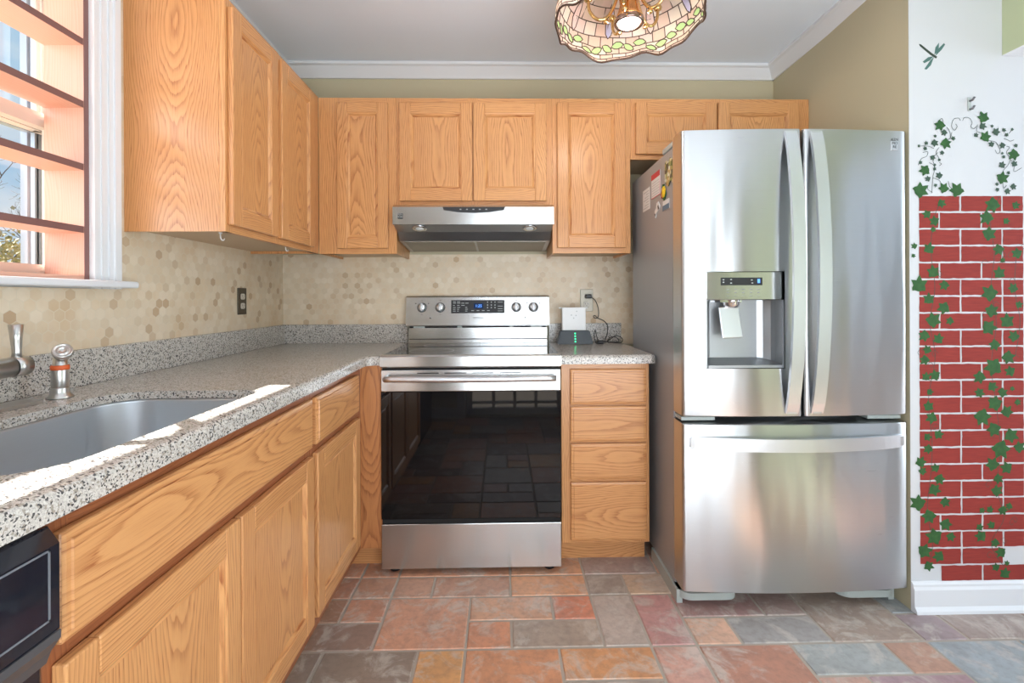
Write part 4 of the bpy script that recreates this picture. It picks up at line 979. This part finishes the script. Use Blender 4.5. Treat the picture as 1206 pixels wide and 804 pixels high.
bm = nb(); tube(bm, [(.001, -.003, .008), (.003, -.012, .009), (.006, -.018, .018)], .004, 8); tube(bm, [(.001, -.003, -.022), (.004, -.011, -.023), (.008, -.015, -.013)], .0038, 8); obj('prong', bm, plain('pewter', (.16, .16, .17), .35, .8), hk)

# ------------------------------------------------------------------ stained glass lamp
LX, LY, LZ = 1.640, -1.065, 2.075
lp = thing('pendant_lamp', 'scalloped stained glass ceiling lamp with pink, lavender and green panes', 'ceiling lamp', (LX, LY, LZ))
def glassmat(name, col, tr=.5):
    n = N(name); o = n.tc(); v = n.noise(o, 45, 3)
    c = n.mix(n.math('MULTIPLY', v, .4), (*col, 1), (*[min(1, x * 1.3 + .05) for x in col], 1))
    d = n.n('BsdfDiffuse', {0: c}); t = n.n('BsdfTranslucent', {0: c}); g = n.n('BsdfGlossy', {0: (1, 1, 1, 1), 'Roughness': .15})
    return n.surf(n.n('MixShader', {0: .06, 1: n.n('MixShader', {0: tr, 1: d, 2: t}), 2: g}))
prof = [(.243, 0), (.2445, .018), (.243, .045), (.236, .08), (.222, .115), (.198, .15), (.165, .178), (.12, .20), (.07, .212), (.03, .216)]
def shp(a, h):   # point of the shade at angle a, height h (0..1)
    q = h * (len(prof) - 1); i = min(int(q), len(prof) - 2); f = q - i
    r = prof[i][0] * (1 - f) + prof[i + 1][0] * f; z = prof[i][1] * (1 - f) + prof[i + 1][1] * f
    k = max(0, 1 - h * 3.2)
    wv = math.sin(a * 6 + .7); r *= 1 + .022 * wv * (1 - h) + .008 * math.sin(a * 17) * k
    return r, z + (.013 * wv + .005 * math.sin(a * 13)) * k
def P3(a, h, ins=0): r, z = shp(a, h); return Vector(((r - ins) * math.cos(a), (r - ins) * math.sin(a), z))
gm = [glassmat('glass_' + k, c) for k, c in (('peach', (.80, .58, .48)), ('cream', (.86, .72, .62)), ('rose', (.82, .62, .56)), ('sand', (.74, .56, .45)))]
lead = plain('lead_came', (.10, .06, .045), .4, .6)
hs = [0, .055, .13, .22, .33, .46, .60, .74, .87, 1.]; rk = random.Random(4); NA = 30
bm = nb()
for j in range(len(hs) - 1):
    for i in range(NA):
        a0 = 2 * PI * (i + .5 * (j % 2)) / NA; mi = rk.choice((0, 0, 1, 1, 2, 3))
        for s in range(3):
            b0 = a0 + 2 * PI / NA * s / 3; b1 = a0 + 2 * PI / NA * (s + 1) / 3
            f = bm.faces.new([bm.verts.new(P3(b, h)) for b, h in ((b0, hs[j]), (b1, hs[j]), (b1, hs[j + 1]), (b0, hs[j + 1]))]); f.material_index = mi; f.smooth = True
bmesh.ops.remove_doubles(bm, verts=bm.verts, dist=.0002)
shd = obj('glass_shade', bm, gm, lp)
bm = nb()
for j, h in enumerate(hs[:-1]):
    if j in (3, 5, 7, 8): pass
    tube(bm, [P3(2 * PI * k / 96, h, .0008) for k in range(97)], .0036 if j == 0 else .0017, 6, caps=False)
for j in range(len(hs) - 1):
    for i in range(NA):
        if j > 4 and i % 2: continue
        a0 = 2 * PI * (i + .5 * (j % 2)) / NA; tube(bm, [P3(a0, hs[j] + (hs[j + 1] - hs[j]) * k / 2, .0008) for k in range(3)], .0018, 5, caps=False)
obj('lead_lines', bm, lead, shd)
def pane(bmG, bmL, a, h, w, hh, rot, kind):
    if kind == 'leaf': S = [(-1, 0), (-.5, .75), (.1, .9), (.6, .6), (1, 0), (.5, -.7), (0, -.9), (-.6, -.6)]
    else: S = [(0, -1), (.6, -.7), (.9, -.1), (.75, .5), (.2, 1), (0, .75), (-.25, 1), (-.8, .5), (-.9, -.1), (-.6, -.7)]
    c, s = math.cos(rot), math.sin(rot); pts = []
    for x, y in S:
        X, Yy = x * w * c - y * hh * s, x * w * s + y * hh * c
        pts.append((a + X / .24, max(.0, h + Yy / .25)))
    cc = bmG.verts.new(P3(a, h, .0025)); vs = [bmG.verts.new(P3(p, q, .0025)) for p, q in pts]
    for k in range(len(vs)): bmG.faces.new((vs[k], vs[(k + 1) % len(vs)], cc))
    tube(bmL, [P3(p, q, .0028) for p, q in pts + pts[:1]], .0019, 5, caps=False)
mG, mP, mL = glassmat('glass_green', (.50, .72, .32)), glassmat('glass_pink', (.88, .66, .62)), glassmat('glass_lavender', (.62, .62, .86))
L_ = nb()
def one(name, m, *a): b = nb(); pane(b, L_, *a); obj(name, b, m, shd)
for k in range(18):
    a = 2 * PI * k / 18 + .1; wv = .16 + .05 * math.sin(a * 6)
    one('leaf_pane', mG, a, wv + .06, .024, .012, rk.uniform(-.5, .2), 'leaf'); one('leaf_pane', mG, a + .17, wv + .02, .022, .012, rk.uniform(.1, .7), 'leaf')
for k in range(9):
    a = 2 * PI * k / 9 + .25; one('petal_pane', mP if k % 2 else mL, a, .45, .019, .035, rk.uniform(-.2, .2), 'tulip')
obj('pane_outline', L_, lead, shd)
bm = nb(); lathe(bm, [(.010, .21), (.034, .205), (.036, .12), (.030, .06), (.040, .03), (.045, .012)], 28); tube(bm, [(0, 0, .2), (0, 0, .34)], .008, 12); lathe(bm, [(.03, .345), (.06, .358), (.065, .365)], 28); obj('stem', bm, plain('amber_brass', (.85, .48, .22), .22, 1.), lp)
bm = nb(); lathe(bm, [(.034, .010), (.040, .0), (.046, -.004), (.050, .002), (.048, .014)], 32, cap=False); obj('socket_ring', bm, plain('bronze_ring', (.30, .22, .20), .2, 1.), lp)
bm = nb(); lathe(bm, [(.036, .004), (.034, -.002), (.022, -.006), (.001, -.008)], 28); obj('light_bulb', bm, 'bulb', lp)
for k in range(5):
    a = 2 * PI * k / 5 + .5; d = Vector((math.cos(a), math.sin(a), 0))
    pts = [d * .03 + Vector((0, 0, .12)), d * .05 + Vector((0, 0, .06)), d * .075 + Vector((0, 0, .024)), d * .105 + Vector((0, 0, .022)), d * .13 + Vector((0, 0, .05)), d * .135 + Vector((0, 0, .085))]
    bm = nb(); tube(bm, smooth(pts, 5), .0055, 10); arm = obj('lamp_arm', bm, 'gold', lp)
    bm = nb(); mt = Matrix.Translation(d * .135 + Vector((0, 0, .085)))
    lathe(bm, [(.002, -.004), (.012, 0), (.015, .008), (.010, .018), (.004, .022)], 16, 0, mt); lathe(bm, [(.001, -.009), (.008, -.006), (.0085, 0), (.006, .006), (.001, .008)], 14, 0, Matrix.Translation(pts[2] + Vector((0, 0, -.012)))); obj('finial', bm, 'gold', arm)
pl = bpy.data.lights.new('lamp_light', 'POINT'); pl.energy = 5.5; pl.color = (1, .90, .80); pl.shadow_soft_size = .03
po = bpy.data.objects.new('lamp_light', pl); C.objects.link(po); po.parent = lp; po.location = (0, 0, -.03)

# ------------------------------------------------------------------ outside
n = N('winter_grass'); o_ = n.tc(); gr_ = n.pbr(col=n.mix(n.noise(o_, 3, 5), (.14, .15, .06, 1), (.26, .23, .12, 1)), rough=.9)
bm = nb(); box(bm, -30, -30, -.9, 30, 30, -.7); struct('ground', bm, gr_)
n = N('hedge_leaves'); o_ = n.tc(); hm = n.pbr(col=n.ramp(n.noise(o_, 9, 4), [(.3, (.16, .17, .06)), (.5, (.36, .32, .16)), (.65, (.50, .42, .30))]), rough=.8)
rh = random.Random(9); bm = nb(); bm.loops.layers.uv.verify()
for k in range(26000):
    x = -9.3 + rh.gauss(0, .45); y = rh.uniform(-1.5, 13.5); top = 2.75 + .35 * math.sin(y * 1.3) + .2 * math.sin(y * 3.1); z = -.7 + (top + .7) * rh.random() ** .7
    s = rh.uniform(.03, .07); d = Vector((rh.uniform(-1, 1), rh.uniform(-1, 1), rh.uniform(-1, 1))).normalized(); e = d.orthogonal().normalized(); c = Vector((x, y, z))
    bm.faces.new([bm.verts.new(c + d * s), bm.verts.new(c + e * s * .6), bm.verts.new(c - d * s), bm.verts.new(c - e * s * .6)])
tag(obj('hedge', bm, hm), 'brownish green hedge outside, along the bottom of the kitchen window', 'hedge', kind='stuff')
bark = plain('grey_bark', (.10, .085, .085), .9)
def tree(x, y, h, seed, label):
    r = random.Random(seed); bm = nb(); cnt = [0]
    def grow(p, d, ln, rad, lv):
        if lv == 0 or cnt[0] > 2600: return
        cnt[0] += 1; pts = [p]; q = p.copy(); dd = d.copy()
        for k in range(3): dd = (dd + Vector((r.uniform(-.22, .22), r.uniform(-.22, .22), r.uniform(-.05, .16)))).normalized(); q = q + dd * ln / 3; pts.append(q.copy())
        tube(bm, pts, [rad, rad * .9, rad * .8, rad * .66], 4 if lv < 5 else 7, caps=False)
        for k in range(3 if lv > 2 else 4):
            a = r.uniform(0, 2 * PI); sp_ = r.uniform(.35, .95); e = dd.orthogonal().normalized(); e = (Matrix.Rotation(a, 3, dd) @ e)
            grow(pts[r.choice((2, 3, 3))].copy(), (dd + e * sp_).normalized(), ln * r.uniform(.62, .82), rad * .6, lv - 1)
    t = thing('bare_tree', label, 'tree', (x, y, -.7)); grow(Vector((0, 0, 0)), Vector((0, 0, 1)), h, .13, 7); obj('branches', bm, bark, t)
tree(-15.5, 13.6, 2.9, 1, 'leafless tree behind the hedge, seen through the right of the window')
tree(-25, 25.5, 2.3, 6, 'leafless tree standing farther off, left of the other bare tree')
rlg = thing('deck_railing', 'white baluster deck railing outside the rear patio door', 'railing', (1.75, -5.0, 0))
bm = nb(); box(bm, -2, -.03, .86, 2, .03, .92); box(bm, -2, -.02, .1, 2, .02, .15); obj('rail', bm, 'trim', rlg)
for k in range(21): bm = nb(); box(bm, -2 + .2 * k - .016, -.016, .15, -2 + .2 * k + .016, .016, .86); obj('baluster', bm, 'trim', rlg)
bm = nb(); box(bm, -1.2, -7.2, -.7, 4.3, RY - .16, -.04); struct('deck', bm, plain('deck_boards', (.35, .30, .25), .7))
